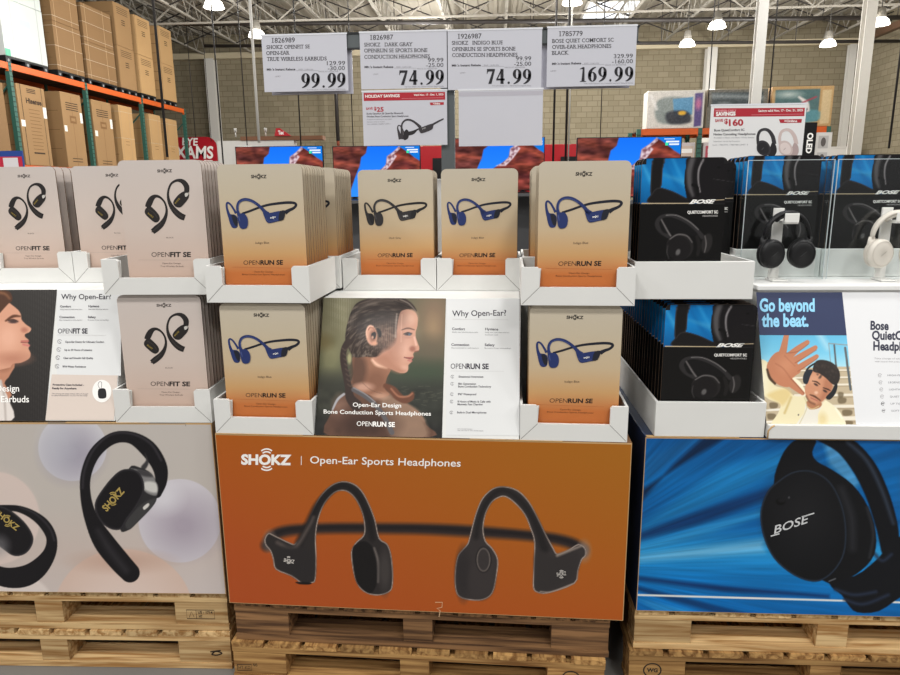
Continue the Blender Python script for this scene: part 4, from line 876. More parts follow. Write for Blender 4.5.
# ------------------------------------------------------------------ demo headphones on hooks, acrylic guards
def demo_headphones(M, s, y, z, col, dark, name, label, open_right):
    e = empty(name, at(M, s, y, z), 0); tag(e, label, 'headphones', None)
    body = mat('shell_'+str(col), col, 0.45, var=0.02); cush = mat('cushion_'+str(dark), dark, 0.6, var=0.05)
    # band: an arch whose crown rests on the hook
    pts = []
    for t in np.linspace(-PI*0.5, PI*0.5, 19):
        pts.append((0.066*math.sin(t), -0.004-0.01*math.sin(t)*open_right, 0.046+0.078*math.cos(t)))
    b = MB(); b.tube(pts, [0.009+0.006*math.cos(t)**0.5 if abs(t) < PI/2-0.01 else 0.009 for t in np.linspace(-PI*0.5, PI*0.5, 19)], body, 10, flat=0.5, up=(0, -1, 0)); b.build('headband', e)
    k = MB(); k.tube([(p[0]*0.86, p[1], (p[2]-0.046)*0.88+0.046) for p in pts[5:14]], 0.013, cush, 8, flat=0.4, up=(0, -1, 0)); k.build('band_padding', e)
    for sgn in (-1, 1):
        y0 = -0.004-0.01*sgn*open_right
        y_ = MB(); y_.tube([(sgn*0.066, y0, 0.05), (sgn*0.067, y0, 0.03), (sgn*0.064, y0-0.002, 0.0)], [0.0055, 0.0065, 0.005], body, 8, flat=1.8, up=(0, -1, 0)); y_.build('yoke', e)
        yaw = rad(8 if sgn < 0 else (-34 if open_right else -8)); cx = sgn*0.0445
        Mx = Matrix.Translation((cx, y0-0.012, 0.0)) @ Matrix.Rotation(yaw, 4, 'Z') @ Matrix.Rotation(rad(90), 4, 'X') @ Matrix.Diagonal((0.92, 1.06, 1, 1))
        c = MB(); c.lathe([(0.0, 0.018), (0.030, 0.0172), (0.0375, 0.014), (0.0415, 0.007), (0.0422, -0.002), (0.039, -0.006)], body, 32, Mx); cup = c.build('ear_cup', e)
        q = MB(); q.lathe([(0.039, -0.006), (0.0415, -0.012), (0.0415, -0.02), (0.036, -0.026), (0.022, -0.027), (0.018, -0.018)], cush, 32, Mx); q.build('ear_cushion', e)
        rg = MB(); n = 32; ring = [Mx @ Vector((0.0352*math.cos(2*PI*i/n), 0.0352*math.sin(2*PI*i/n), 0.0162)) for i in range(n+1)]; rg.tube(ring, 0.0009, cush, 6); rg.build('cup_seam', e)
        m = MB(); A = [Mx @ Vector((x, v, 0.0186)) for x, v in ((-0.008, -0.0075), (0.010, 0.0065), (0.009, 0.0085), (-0.0095, -0.0055))]
        m.add(A, [(0, 1, 2, 3)], mat('cup_mark_'+str(col), [min(255, v+30) if v < 100 else v-26 for v in col], 0.4)); m.build('cup_mark', e)
    return e
def hook_stand(M, rz, s, y, z, label):
    e = empty('hook_stand', at(M, s, y, z), rz); tag(e, label, 'stand', 'white hook stands on the demo shelf')
    W = mat('white_plastic', (232, 232, 228), 0.25, coat=0.4, var=0.01)
    b = MB(); b.box(-0.016, 0.016, 0, 0.008, 0.006, 0.222, W); soften(b.build('post', e), 0.0015)
    b = MB(); b.box(-0.022, 0.022, -0.05, 0.011, 0, 0.006, W); soften(b.build('foot', e), 0.0015)
    b = MB(); b.box(-0.006, 0.036, -0.058, 0.0, 0.176, 0.185, W); b.box(-0.006, 0.036, -0.061, -0.056, 0.180, 0.208, W); soften(b.build('hook', e), 0.0015)
    return e
def guard(M, rz, s, y, z, w, h, label):
    e = empty('acrylic_guard', at(M, s, y, z), rz); tag(e, label, 'guard', 'clear acrylic guards')
    A = acrylic('clear_acrylic', gloss=0.05); ED = mat('acrylic_edge', (206, 216, 218), 0.15, coat=0.5, var=0.0)
    for n, c in (('front_sheet', (0, w, 0, 0.003)), ('side_sheet', (0, 0.003, 0.0032, 0.055)), ('side_sheet', (w-0.003, w, 0.0032, 0.055))):
        b = MB(); b.box(c[0], c[1], c[2], c[3], 0, h, A); b.build(n, e)
    b = MB(); b.box(-0.001, w+0.001, -0.0006, 0.0036, h, h+0.0016, ED)
    for x in (-0.001, w-0.0012): b.box(x, x+0.0014, -0.0006, 0.0032, 0, h, ED)
    b.build('polished_edge', e)
    return e

# ------------------------------------------------------------------ hanging price cards on the sign stand
SIGNW = mat('sign_paper', (204, 205, 214), 0.25, coat=0.5, var=0.01)
SK = ink((58, 56, 62)); SKB = ink((38, 36, 42)); RED = ink((176, 38, 52)); SG = ink((130, 128, 136))
def glyph(a, ch, x, y, w, h, mt, layer):
    """heavy serif numerals; x,y is the lower left in traced units, y grows downwards"""
    P = lambda u, v: (x+u*w/0.5, y-v*h)
    def ring(cx, cy, flip):
        n = 28
        for i in range(n):
            q = []
            for t in (2*PI*i/n, 2*PI*(i+1)/n):
                q.append(((cx+0.24*math.cos(t), cy+0.335*math.sin(t)), (cx+0.07*math.cos(t), cy+0.28*math.sin(t))))
            pts = [q[0][0], q[1][0], q[1][1], q[0][1]]
            a.poly([P(*((0.5-u, 1-v) if flip else (u, v))) for u, v in pts], mt, layer)
    if ch in '96':
        fl = ch == '6'; ring(0.25, 0.665, fl)
        C = cr([(0.395, 0.66), (0.39, 0.42), (0.30, 0.2), (0.17, 0.07), (0.05, 0.01)], 5); Wd = np.interp(np.linspace(0, 1, len(C)), [0, 0.4, 0.8, 1], [0.18, 0.17, 0.09, 0.04])
        L = []
        for i, c in enumerate(C):
            d = C[min(i+1, len(C)-1)]-C[max(0, i-1)]; d = d/np.hypot(*d); nn = np.array([-d[1], d[0]])*Wd[i]/2; L.append((c+nn, c-nn))
        for i in range(len(L)-1):
            a.poly([P(*((0.5-u, 1-v) if fl else (u, v))) for u, v in (L[i][0], L[i+1][0], L[i+1][1], L[i][1])], mt, layer)
    elif ch == '7': a.poly([P(u, v) for u, v in ((0.04, 1), (0.48, 1), (0.48, 0.9), (0.29, 0), (0.11, 0), (0.34, 0.83), (0.14, 0.83), (0.08, 0.78), (0.05, 0.66), (0.025, 0.66))], mt, layer)
    elif ch == '4':
        for q in ([(0.25, 0), (0.42, 0), (0.42, 1), (0.25, 1)], [(0.02, 0.23), (0.48, 0.23), (0.48, 0.36), (0.02, 0.36)], [(0.02, 0.30), (0.10, 0.30), (0.36, 1), (0.29, 1)]): a.poly([P(*p) for p in q], mt, layer)
    elif ch == '1':
        for q in ([(0.17, 0.03), (0.35, 0.03), (0.35, 1), (0.26, 1)], [(0.26, 1), (0.08, 0.88), (0.08, 0.84), (0.19, 0.87), (0.26, 0.85)], [(0.08, 0), (0.44, 0), (0.44, 0.045), (0.08, 0.045)]): a.poly([P(*p) for p in q], mt, layer)
    elif ch == '.': a.disc(*P(0.25, 0.075), w*0.16, h*0.085, mt, layer)
def price(a, spots, y, h, mt):
    """spots = [(character, left, right)...]; base line given at both ends by y=(left x, y, right x, y)"""
    for ch, xl, xr in spots:
        yy = y[1]+(y[3]-y[1])*((xl-y[0])/(y[2]-y[0])); glyph(a, ch, xl, yy, xr-xl, h, mt, 2)
SY = 2.484
def sheet_sign(x0, x1, z0, z1, label, name='price_sign', y=SY, cat='sign'):
    e = empty(name, (x0, y, z0), 0); tag(e, label, cat)
    mb = MB(); mb.box(0, x1-x0, 0, 0.0016, 0, z1-z0, SIGNW if y == SY else mat('savings_paper', (232, 232, 232), 0.4, var=0.0)); a = Art(mb, (0, 0, 0), root=Matrix.Translation((x0, y, z0)))
    s = MB(); s.box(-0.002, x1-x0+0.002, -0.0006, 0.0024, z1-z0+0.0005, z1-z0+0.006, mat('sleeve_rim', (226, 228, 234), 0.2, coat=0.4)); s.build('sleeve_rim', e)
    return e, mb, a
def price_card(x0, x1, z0, z1, label, view, num, lines, was, off, big, xs, rows, sub):
    e, mb, a = sheet_sign(x0, x1, z0, z1, label); a.photo(*view)
    a.text(num[0], num[1], num[2], num[3], SK, 1, 0.01, serif=True)
    for t, p, q in lines: a.text(t, p, q, 33, SK, 1, 0.012, serif=True)
    a.text(was[0], was[1], was[2], 36, SK, 1, 0.004); a.text(off[0], off[1], off[2], 36, SK, 1, 0.004)
    a.text('Mfr.\'s Instant Rebate', sub[0], sub[1], 19, SK, 1, 0.03); a.line([(sub[1][0]+8, sub[1][1]+2), (sub[1][0]+210, sub[1][1]+2)], 2, SG, 1, 0); a.text('EXP. 12/01/25', (sub[1][0]+30, sub[1][1]-2), (sub[1][0]+160, sub[1][1]-3), 11, SG, 1)
    a.text('PRICE AT REGISTER', rows[0], rows[1], 11, SG, 1); a.text('LIMIT', rows[2], rows[3], 12, SG, 1)
    price(a, big, xs[0], xs[1], SKB)
    a.text('*MAY NOT REFLECT ALL CURRENT INSTANT REBATE PRICES', (xs[0][0]+50, xs[0][1]+22), (xs[0][2]-4, xs[0][3]+22), 9, SG, 1)
    mb.build('price_sheet', e); return e
def price_cards():
    price_card(-0.827, -0.525, 1.905, 2.090, 'price card reading 99.99, first of the hanging row, over the rose earbud cards', (260, 25, 9),
        ('1826989', (112, 160), (314, 156), 43), [('SHOKZ OPENFIT SE', (58, 216), (448, 210)), ('OPEN-EAR', (56, 270), (264, 266)), ('TRUE WIRELESS EARBUDS', (62, 323), (600, 318))],
        ('129.99', (602, 362), (766, 360)), ('-30.00', (610, 408), (764, 405)),
        [('9', 370, 452), ('9', 460, 540), ('.', 540, 606), ('9', 606, 686), ('9', 692, 772)], ((370, 566, 772, 560), 132), ((528, 425), (704, 423), (136, 470), (186, 468)), ((62, 410), (318, 408)))
    price_card(-0.479, -0.176, 1.908, 2.092, 'price card reading 74.99 with a red savings sheet hung below it', (355, 25, 9),
        ('1826987', (142, 134), (344, 130), 43), [('SHOKZ   DARK GRAY', (82, 194), (516, 190)), ('OPENRUN SE SPORTS BONE', (82, 247), (652, 243)), ('CONDUCTION HEADPHONES', (84, 304), (674, 298))],
        ('99.99', (656, 334), (796, 332)), ('-25.00', (640, 380), (796, 377)),
        [('7', 394, 476), ('4', 484, 566), ('.', 566, 632), ('9', 634, 714), ('9', 722, 802)], ((394, 540, 802, 534), 132), ((560, 400), (740, 398), (164, 450), (212, 448)), ((86, 388), (344, 386)))
    price_card(-0.173, 0.150, 1.900, 2.091, 'price card reading 74.99 with a blank pale sheet hung below it', (445, 25, 9),
        ('1926987', (122, 124), (330, 120), 43), [('SHOKZ   INDIGO BLUE', (62, 178), (520, 174)), ('OPENRUN SE SPORTS BONE', (62, 234), (634, 230)), ('CONDUCTION HEADPHONES', (64, 288), (652, 284))],
        ('99.99', (638, 320), (776, 318)), ('-25.00', (622, 368), (776, 366)),
        [('7', 372, 452), ('4', 458, 540), ('.', 540, 606), ('9', 608, 690), ('9', 698, 778)], ((372, 530, 778, 530), 134), ((538, 388), (720, 386), (136, 438), (186, 436)), ((62, 374), (322, 370)))
    price_card(0.168, 0.468, 1.904, 2.093, 'price card reading 169.99, last of the hanging row, nearest the white column', (540, 20, 9),
        ('1785779', (178, 146), (384, 142), 43), [('BOSE QUIET COMFORT SC', (112, 206), (664, 194)), ('OVER-EAR HEADPHONES', (110, 260), (642, 250)), ('BLACK', (110, 314), (254, 310))],
        ('329.99', (664, 344), (836, 340)), ('-160.00', (648, 392), (836, 388)),
        [('1', 346, 424), ('6', 430, 512), ('9', 522, 602), ('.', 602, 664), ('9', 668, 748), ('9', 762, 842)], ((346, 556, 842, 550), 132), ((588, 412), (776, 408), (96, 466), (148, 464)), ((108, 404), (370, 398)))
    e, mb, a = sheet_sign(-0.477, -0.177, 1.716, 1.898, 'red and white holiday savings sheet with gray headphones, under the price cards', 'savings_sign'); a.photo(355, 85, 9)
    a.poly([(78, 72), (810, 62), (812, 132), (80, 144)], RED, 1); a.text('HOLIDAY SAVINGS', (92, 115), (402, 108), 25, WINK, 2, 0.03, serif=True); a.text('Valid Nov. 17 - Dec. 1, 2025', (530, 98), (796, 92), 16, WINK, 2, 0.02); a.line([(420, 122), (796, 114)], 3, ink((214, 140, 148)), 2, 0)
    a.poly([(672, 158), (800, 154), (798, 178), (680, 182)], RED, 1); a.text('+Online', (702, 176), (766, 174), 14, WINK, 2, 0.03)
    a.text('SAVE', (100, 224), (160, 220), 20, RED, 1, 0.03); a.text('$', (172, 228), (194, 226), 30, RED, 1, 0.03); a.text('25', (196, 240), (258, 238), 38, RED, 1, 0.03)
    a.text('Shokz OpenRun SE Open-Ear Bluetooth', (104, 266), (434, 260), 15, SK, 1, 0.02); a.text('Wireless Bone Conduction Sport Headphones', (104, 292), (480, 286), 15, SK, 1, 0.02)
    a.text('Available in-warehouse and online', (108, 316), (330, 312), 10, SG, 1); a.text('Selection varies by location', (110, 338), (268, 334), 10, SG, 1); a.text('Item 1826987, 1926987 LIMIT 5', (112, 358), (320, 354), 10, SG, 1)
    K = ink((58, 54, 58)); K2 = ink((40, 37, 40))
    a.line([(410, 488, 34), (398, 440, 26), (384, 390, 12), (390, 366, 10), (406, 366, 10), (418, 384, 12)], 12, K, 1); a.line([(470, 440, 34), (520, 428, 34), (560, 402, 14), (600, 386, 16)], 14, K2, 1); a.line([(440, 486, 40), (432, 440, 40), (420, 390, 18), (426, 346, 15), (456, 316, 16), (500, 316, 18), (546, 342, 20), (590, 382, 28)], 14, K, 2)
    a.poly([(462, 400), (484, 420), (482, 470), (462, 492), (436, 490), (440, 430)], K2, 3, 3); a.poly([(572, 388), (600, 380), (700, 346), (704, 372), (690, 402), (606, 434), (584, 424)], K, 3, 3); a.line([(698, 356, 18), (750, 328, 16), (798, 304, 12)], 14, K, 2)
    a.line([(430, 410, 4), (436, 450, 5)], 4, ink((110, 106, 108)), 4, 0); a.text('SHOKZ', (606, 402), (640, 388), 10, ink((180, 178, 180)), 4, 0.03)
    mb.build('savings_sheet', e)
    e, mb, a = sheet_sign(-0.136, 0.157, 1.710, 1.896, 'blank pale sheet in a clear sleeve under the price cards', 'blank_sign')
    F = Flat(mb, (0, 0, 0)); F.rect(0.0, 0.168, 0.293, 0.182, ink((186, 184, 194), 0.3), 1); mb.build('blank_sheet', e)
    for x0, x1, z0, z1, l in ((-0.808, -0.512, 1.897, 2.06, 'plain back sheet hung behind the first price card'), (0.150, 0.455, 1.899, 2.06, 'plain back sheet hung behind the last price card, nearest the white column')):
        b = MB(); b.box(0, x1-x0, 0, 0.0016, 0, z1-z0, mat('sign_back', (190, 190, 202), 0.3, coat=0.4)); tag(b.build('back_sheet_sign', None, (x0, SY+0.0215, z0)), l, 'sign')
    # stand: crossbar, post and foot
    e = empty('sign_stand', (-0.176, SY+0.0192, 0.8487), 0); tag(e, 'gray steel stand whose crossbar carries the row of price cards', 'stand')
    S = mat('stand_steel', (92, 98, 100), 0.45, var=0.04); SD = mat('stand_dark', (46, 48, 50), 0.4)
    b = MB(); b.box(-0.024, 0.024, -0.004, 0.030, 0.006, 1.2, S); soften(b.build('post', e), 0.002)
    b = MB(); b.box(-0.648, 0.650, -0.0115, -0.0045, 1.199, 1.2435, S); b.build('crossbar', e)
    b = MB(); b.box(-0.652, 0.654, -0.0155, 0.006, 1.2437, 1.249, SD); b.build('top_rail', e)
    b = MB(); b.box(-0.652, 0.654, -0.0125, -0.0045, 1.193, 1.1988, SD); b.build('lower_rail', e)
    b = MB(); b.box(-0.06, 0.06, -0.04, 0.06, 0, 0.0058, SD); b.build('foot_plate', e)
def savings_sign():
    e, mb, a = sheet_sign(0.764, 1.095, 1.651, 1.845, 'white savings sheet with two headphones standing above the over-ear cards', 'savings_sign', 2.60); a.photo(700, 95, 6.923)
    a.poly([(98, 92), (726, 88), (722, 146), (94, 152)], RED, 1); a.text('MEMBER-ONLY', (108, 116), (252, 114), 13, ink((226, 150, 158)), 2, 0.03); a.text('SAVINGS', (110, 144), (246, 141), 24, WINK, 2, 0.05)
    a.text('Savings valid Nov. 17 - Dec. 21, 2025', (404, 117), (712, 112), 15, WINK, 2, 0.02); a.line([(356, 138), (712, 132)], 3, ink((214, 140, 148)), 2, 0)
    a.poly([(546, 168), (706, 166), (702, 192), (556, 194)], RED, 1); a.text('+Online', (582, 188), (672, 187), 15, WINK, 2, 0.03)
    a.text('SAVE', (104, 187), (160, 185), 18, RED, 1, 0.04); a.text('$', (168, 198), (194, 197), 32, RED, 1, 0.03); a.text('160', (200, 213), (300, 211), 42, RED, 1, 0.035)
    a.text('Bose QuietComfort SC', (98, 252), (308, 248), 15, SK, 1, 0.025); a.text('Noise Canceling Headphones', (94, 280), (384, 276), 15, SK, 1, 0.025)
    a.text('Available in Black and Silver White Smoke', (94, 301), (376, 299), 10, SG, 1); a.text('Selection varies by location', (92, 326), (276, 324), 10, SG, 1); a.text('Item 1785779, 1785780 LIMIT 3', (88, 351), (330, 349), 10, SG, 1)
    for dx, dy, c, d, h in ((0, 0, (52, 50, 54), (34, 33, 36), (86, 84, 88)), (152, 2, (206, 188, 184), (180, 160, 158), (224, 210, 206))):
        C, D, H = ink(c), ink(d), ink(h); S = lambda pts: [(p[0]+dx, p[1]+dy)+tuple(p[2:]) for p in pts]
        a.line(S([(402, 340, 20), (400, 290, 20), (414, 252, 20), (446, 238, 20), (478, 250, 24), (504, 290, 28), (514, 340, 30)]), 20, C, 1); a.line(S([(412, 270, 3), (430, 246, 3), (460, 240, 3)]), 3, H, 2)
        a.poly(S([(500, 330), (524, 346), (531, 388), (516, 420), (490, 426), (470, 412), (486, 360)]), D, 2, 4); a.poly(S([(398, 330), (430, 314), (466, 328), (488, 366), (484, 404), (456, 420), (420, 412), (394, 382)]), C, 3, 4); a.poly(S([(408, 338), (436, 328), (464, 344), (476, 376), (468, 402), (440, 408), (412, 394), (402, 364)]), D if dx == 0 else H, 4, 4); a.line(S([(426, 380, 4), (440, 364, 4)]), 4, H if dx == 0 else D, 5, 0)
    mb.build('savings_sheet', e)
    b = MB(); b.box(-0.004, 0.335, -0.002, 0.006, -0.012, -0.001, acrylic('clear_acrylic')); b.build('clear_holder', e)
    W = mat('stand_steel', (92, 98, 100), 0.45); b = MB(); b.box(0.155, 0.175, 0.007, 0.015, -0.80, 0.15, W); b.build('stem', e)
    b = MB(); b.box(0.10, 0.23, -0.03, 0.06, -0.8022, -0.796, W); b.build('foot_plate', e)
# ------------------------------------------------------------------ the warehouse behind
def paint_grid(mb, art, rect, nx, ny, fn, mt, layer, size):
    """picture in its own units: size = (width, height), origin top left"""
    u0, v0, u1, v1 = rect
    Ug, Vg = np.meshgrid(np.linspace(u0, u1, nx+1), np.linspace(v0, v1, ny+1))
    p = Paint((Ug-u0)/(u1-u0)*size[0], (v1-Vg)/(v1-v0)*size[1]); fn(p); c = p.out().reshape(-1, 3)
    n = nx+1; o = mb.add([art.p3((u, v), layer) for u, v in zip(Ug.ravel(), Vg.ravel())], [(j*n+i, j*n+i+1, (j+1)*n+i+1, (j+1)*n+i) for j in range(ny) for i in range(nx)], mt); mb.col[o] = c
def canyon(p):
    p.vgrad([(0, (24, 112, 240)), (90, (50, 142, 250))])
    p.poly([(-5, -5), (65, -5), (61, 12), (52, 19), (49, 33), (38, 58), (24, 95), (-5, 95)], (104, 56, 52), 1.5, smooth=0)
    for q in ([(5, 4, 10), (30, 10, 12), (52, 12, 6)], [(0, 30, 14), (30, 30, 10), (44, 34, 4)]): p.line(q, (146, 70, 54), soft=12, a=0.7)
    for q in ([(34, 0, 5), (36, 14, 6), (46, 24, 4)], [(8, 20, 8), (24, 22, 8)], [(2, 55, 12), (30, 60, 8)]): p.line(q, (66, 34, 36), soft=9, a=0.7)
    p.poly([(122, 1), (112, 10), (100, 18), (97, 34), (84, 44), (70, 52), (60, 95), (165, 95), (165, 28), (150, 20), (140, 11), (130, 5)], (116, 54, 48), 1.5, smooth=0)
    for q in ([(118, 22, 10), (140, 24, 12), (160, 40, 10)], [(110, 44, 8), (150, 56, 12)]): p.line(q, (158, 76, 56), soft=12, a=0.6)
    for q in ([(112, 38, 6), (130, 30, 8), (150, 38, 6)], [(100, 60, 8), (140, 70, 10)]): p.line(q, (72, 34, 38), soft=8, a=0.7)
    n = p.noise(9, 3, p.X*0.6, p.Y*1.6)+0.7*p.noise(4, 5, p.X*0.5, p.Y*1.5); red = p.C[..., 0] > p.C[..., 2]; p.shade(n, 0.28, red*1.0)
    p.poly([(123, 0), (112, 10), (100, 18), (98, 32), (88, 42), (74, 48), (92, 48), (106, 34), (112, 26), (118, 18), (113, 14), (124, 5)], (218, 196, 204), 2, smooth=0)
    pn = np.clip(p.noise(3.2, 8)+0.1, 0, 1); p.blend(pn*(p.C[..., 1] > 150)*(p.C[..., 0] > 150), (128, 84, 96))
    for x, y in ((106, 20), (112, 16), (104, 28), (96, 40), (86, 44), (116, 10)): p.ell(x, y, 2.6, 1.4, (120, 76, 84), 2, 0.8, rot=-30)
    p.poly([(122, -1), (161, -1), (161, 27), (150, 20)], (20, 118, 214), 1.5, 0.9, smooth=0)
def television(x, y, z, label):
    w, h = 1.50, 0.86; e = empty('television', (x, y, z), 0); tag(e, label, 'television', 'televisions showing a red canyon')
    K = mat('tv_black', (16, 16, 18), 0.35)
    b = MB(); b.box(0, w, 0, 0.05, 0, h, K); soften(b.build('casing', e), 0.006)
    s = MB(); a = Flat(s, (0, -0.002, 0)); paint_grid(s, a, (0.014, 0.02, w-0.014, h-0.012), 128, 72, canyon, painted('screen', emit=0.95), 0, (160, 90))
    W = glow('screen_white', (235, 245, 250), 0.9); G = glow('screen_green', (60, 230, 170), 0.9)
    u = lambda px: 0.014+px/160*(w-0.028); v = lambda py: h-0.012-py/90*(h-0.032)
    a.rect(u(136), v(12.5), u(140.5), v(8), G, 1); a.rect(u(137), v(8), u(157), v(5.6), W, 1); a.rect(u(142), v(12), u(157), v(9.6), W, 1); a.rect(u(134), v(3.2), u(150), v(2.2), W, 1)
    s.build('screen', e)
    for px in (0.35, 1.15):
        f = MB(); f.hexa([(px-0.16, -0.14, -0.038), (px+0.16, -0.14, -0.038), (px+0.16, 0.16, -0.038), (px-0.16, 0.16, -0.038)], [(px-0.02, 0.01, 0.001), (px+0.02, 0.01, 0.001), (px+0.02, 0.04, 0.001), (px-0.02, 0.04, 0.001)], K); f.build('foot', e)
    return e
CARD = [mat('carton_tan', (150, 118, 80), 0.75, var=0.06, scale=2.5), mat('carton_brown', (130, 100, 66), 0.75, var=0.06, scale=2.5), mat('carton_pale', (182, 146, 100), 0.75, var=0.06, scale=2.5)]
INKB = ink((58, 42, 30), 0.8); TAPE = mat('clear_tape', (160, 132, 98), 0.4); STICK = ink((226, 224, 216))
def rack_carton(y0, y1, z0, z1, tone, label, group, style=0, x1=-10.0, depth=1.0, word=None, body=None, mid=False):
    e = empty('shipping_carton', (x1, y0, z0), 0); tag(e, label, 'box', group); w = y1-y0; h = z1-z0
    b = MB(); b.box(-depth, 0, 0, w, 0, h, body or CARD[tone])
    a = Art(b, (0, 0, 0), (0, 1, 0), (0, 0, 1), step=0.0015); a = Flat(b, (0, 0, 0), (0, 1, 0), (0, 0, 1), step=0.002)
    q = Flat(b, (-depth, 0, 0), (1, 0, 0), (0, 0, 1), step=0.002)
    if style == 1:
        a.rect(w*0.12, 0.0, w*0.14, h, INKB, 1); a.rect(w*0.86, 0.0, w*0.875, h, INKB, 1)
        a.text(word, (w*0.28, h*0.78), (w*0.84, h*0.78), h*0.06, INKB, 1, 0.04)
        for i in range(3): a.rect(w*0.34, h*(0.95-0.02*i), w*0.66, h*(0.96-0.02*i), INKB, 1)
        for i in range(12): a.rect(w*0.34, h*(0.7-0.045*i), w*(0.7+0.1*random.random()), h*(0.708-0.045*i), ink((120, 86, 54), 0.8), 1)
        a.rect(w*0.34, h*0.15, w*0.74, h*0.17, INKB, 1)
    elif style == 2:
        for i in range(4): a.rect(w*0.2, h*(0.86-0.03*i), w*0.8, h*(0.872-0.03*i), INKB, 1)
        a.rect(w*0.34, h*0.6, w*0.66, h*0.7, ink((124, 90, 56), 0.8), 1); a.rect(w*0.4, h*0.63, w*0.6, h*0.67, CARD[tone], 2)
        a.rect(w*0.48, 0, w*0.5, h*0.95, ink((132, 98, 64), 0.8), 1)
        for i in range(2): a.rect(w*0.25, h*(0.08+0.04*i), w*0.75, h*(0.09+0.04*i), INKB, 1)
    elif style == 3:
        for i in range(4): a.rect(w*0.18, h*(0.9-0.045*i), w*0.82, h*(0.912-0.045*i), INKB, 1)
        for i in range(3): a.rect(w*0.4, h*(0.62-0.05*i), w*0.62, h*(0.64-0.05*i), INKB, 1)
        a.rect(0.01, 0.005, w*0.03, h-0.005, ink((140, 104, 66), 0.8), 1)
    elif style == 4:
        a.rect(w*0.7, 0.0, w*0.72, h, TAPE, 1); a.rect(w*0.1, 0.0, w*0.12, h, TAPE, 1)
        for i in range(3): a.rect(w*0.3, h*(0.5-0.05*i), w*0.6, h*(0.507-0.05*i), ink((122, 92, 64), 0.8), 1)
    elif style == 5:
        a.rect(0, 0.0, w*0.12, h*0.12, ink((90, 170, 140)), 1); a.rect(w*0.4, h*0.6, w*0.66, h*0.72, ink((180, 206, 196)), 1); a.rect(w*0.84, 0, w*0.86, h, ink((168, 170, 170)), 1); a.rect(w*0.22, 0, w*0.23, h, ink((168, 170, 170)), 1)
    for i in (0.25, 0.5, 0.75): q.rect(0.1, h*i, depth-0.1, h*i+0.01, ink((112, 82, 52), 0.8), 1)
    soften(b.build('carton_body', e), 0.01)
    if style in (1, 2):
        s = MB(); F = Flat(s, (0.001, 0, 0), (0, 1, 0), (0, 0, 1), step=0.002); F.rect(w*0.86, h*0.62, w*0.985, h*0.76, STICK, 1); F.rect(0.02, h*0.48, w*0.16, h*0.56, STICK, 1); s.build('paper_sticker', e)
    if style in (4,) or mid:
        for v in (0.1, 0.5, 0.9):
            s = MB(); s.box(-depth-0.004, 0.004, -0.004, w+0.004, h*v, h*v+0.008, mat('strap_white', (186, 172, 150), 0.5)); s.build('strap', e)
    return e
def plastic_pallet(y0, y1, z):
    e = empty('plastic_pallet', (-10.0, y0, z), 0); tag(e, '', 'pallet', 'black pallets on the rack beam'); w = y1-y0; K = mat('black_plastic', (22, 23, 25), 0.5)
    b = MB(); b.box(-1.05, -0.01, 0, w, 0.09, 0.13, K); b.build('deck', e)
    for i in range(3):
        f = MB(); c = 0.08+(w-0.16)*i/2; f.box(-1.05, -0.012, c-0.075, c+0.075, 0.002, 0.09, K); f.build('block', e)
        g = MB(); g.lathe([(0.0, 0), (0.03, 0), (0.03, 0.004), (0.0, 0.004)], mat('pallet_plug', (150, 152, 154), 0.5), 12, Matrix.Translation((-0.011, c, 0.045)) @ Matrix.Rotation(rad(90), 4, 'Y')); g.build('plug', e)
    return e
def rack(name, label, spots, beams, ztop, axis, face, depth, group=None):
    """pallet rack: uprights at the spots along its run, beams at heights; face is the coordinate of its front"""
    e = empty(name, (0, 0, 0), 0); tag(e, label, 'rack'); G = mat('rack_green', (52, 96, 84), 0.5, var=0.1); O = mat('rack_orange', (206, 92, 34), 0.5, var=0.08); dk = mat('rack_deck', (66, 40, 28), 0.7)
    pt = (lambda r, d, z: (face-d, r, z)) if axis == 'y' else (lambda r, d, z: (r, face+d, z))
    def bx(mb, r0, r1, d0, d1, z0, z1, m):
        p, q = pt(r0, d0, z0), pt(r1, d1, z1); mb.box(min(p[0], q[0]), max(p[0], q[0]), min(p[1], q[1]), max(p[1], q[1]), z0, z1, m)
    for r in spots:
        for d in (0.0, depth-0.09):
            b = MB(); bx(b, r-0.045, r+0.045, d, d+0.09, 0.012, ztop, G)
            if d == 0.0:
                for i in range(int(ztop/0.1)): bx(b, r-0.046, r+0.046, -0.001, 0.001, 0.06+i*0.1, 0.08+i*0.1, mat('rack_slot', (24, 44, 40), 0.6))
            b.build('upright', e)
            f = MB(); bx(f, r-0.07, r+0.07, d-0.02, d+0.11, 0.0, 0.012, G); f.build('foot_plate', e)
        b = MB()
        n = int(ztop/0.9)
        for i in range(n):
            z0, z1 = 0.2+i*0.9, 0.2+(i+1)*0.9
            d0, d1 = (0.09, depth-0.09) if i % 2 == 0 else (depth-0.09, 0.09)
            if z1 < ztop: b.bar(pt(r, d0, z0), pt(r, d1, z1), 0.03, 0.03, G)
        b.build('brace', e)
    for zb in beams:
        for r0, r1 in zip(spots[:-1], spots[1:]):
            for d in (0.01, depth-0.06):
                b = MB(); bx(b, r0+0.046, r1-0.046, d, d+0.05, zb-0.13, zb, O); bx(b, r0+0.046, r0+0.06, d-0.006, d+0.05, zb-0.17, zb, O); bx(b, r1-0.06, r1-0.046, d-0.006, d+0.05, zb-0.17, zb, O); b.build('beam', e)
            b = MB(); bx(b, r0+0.05, r1-0.05, 0.07, depth-0.07, zb-0.03, zb-0.004, dk); b.build('shelf_deck', e)
    return e
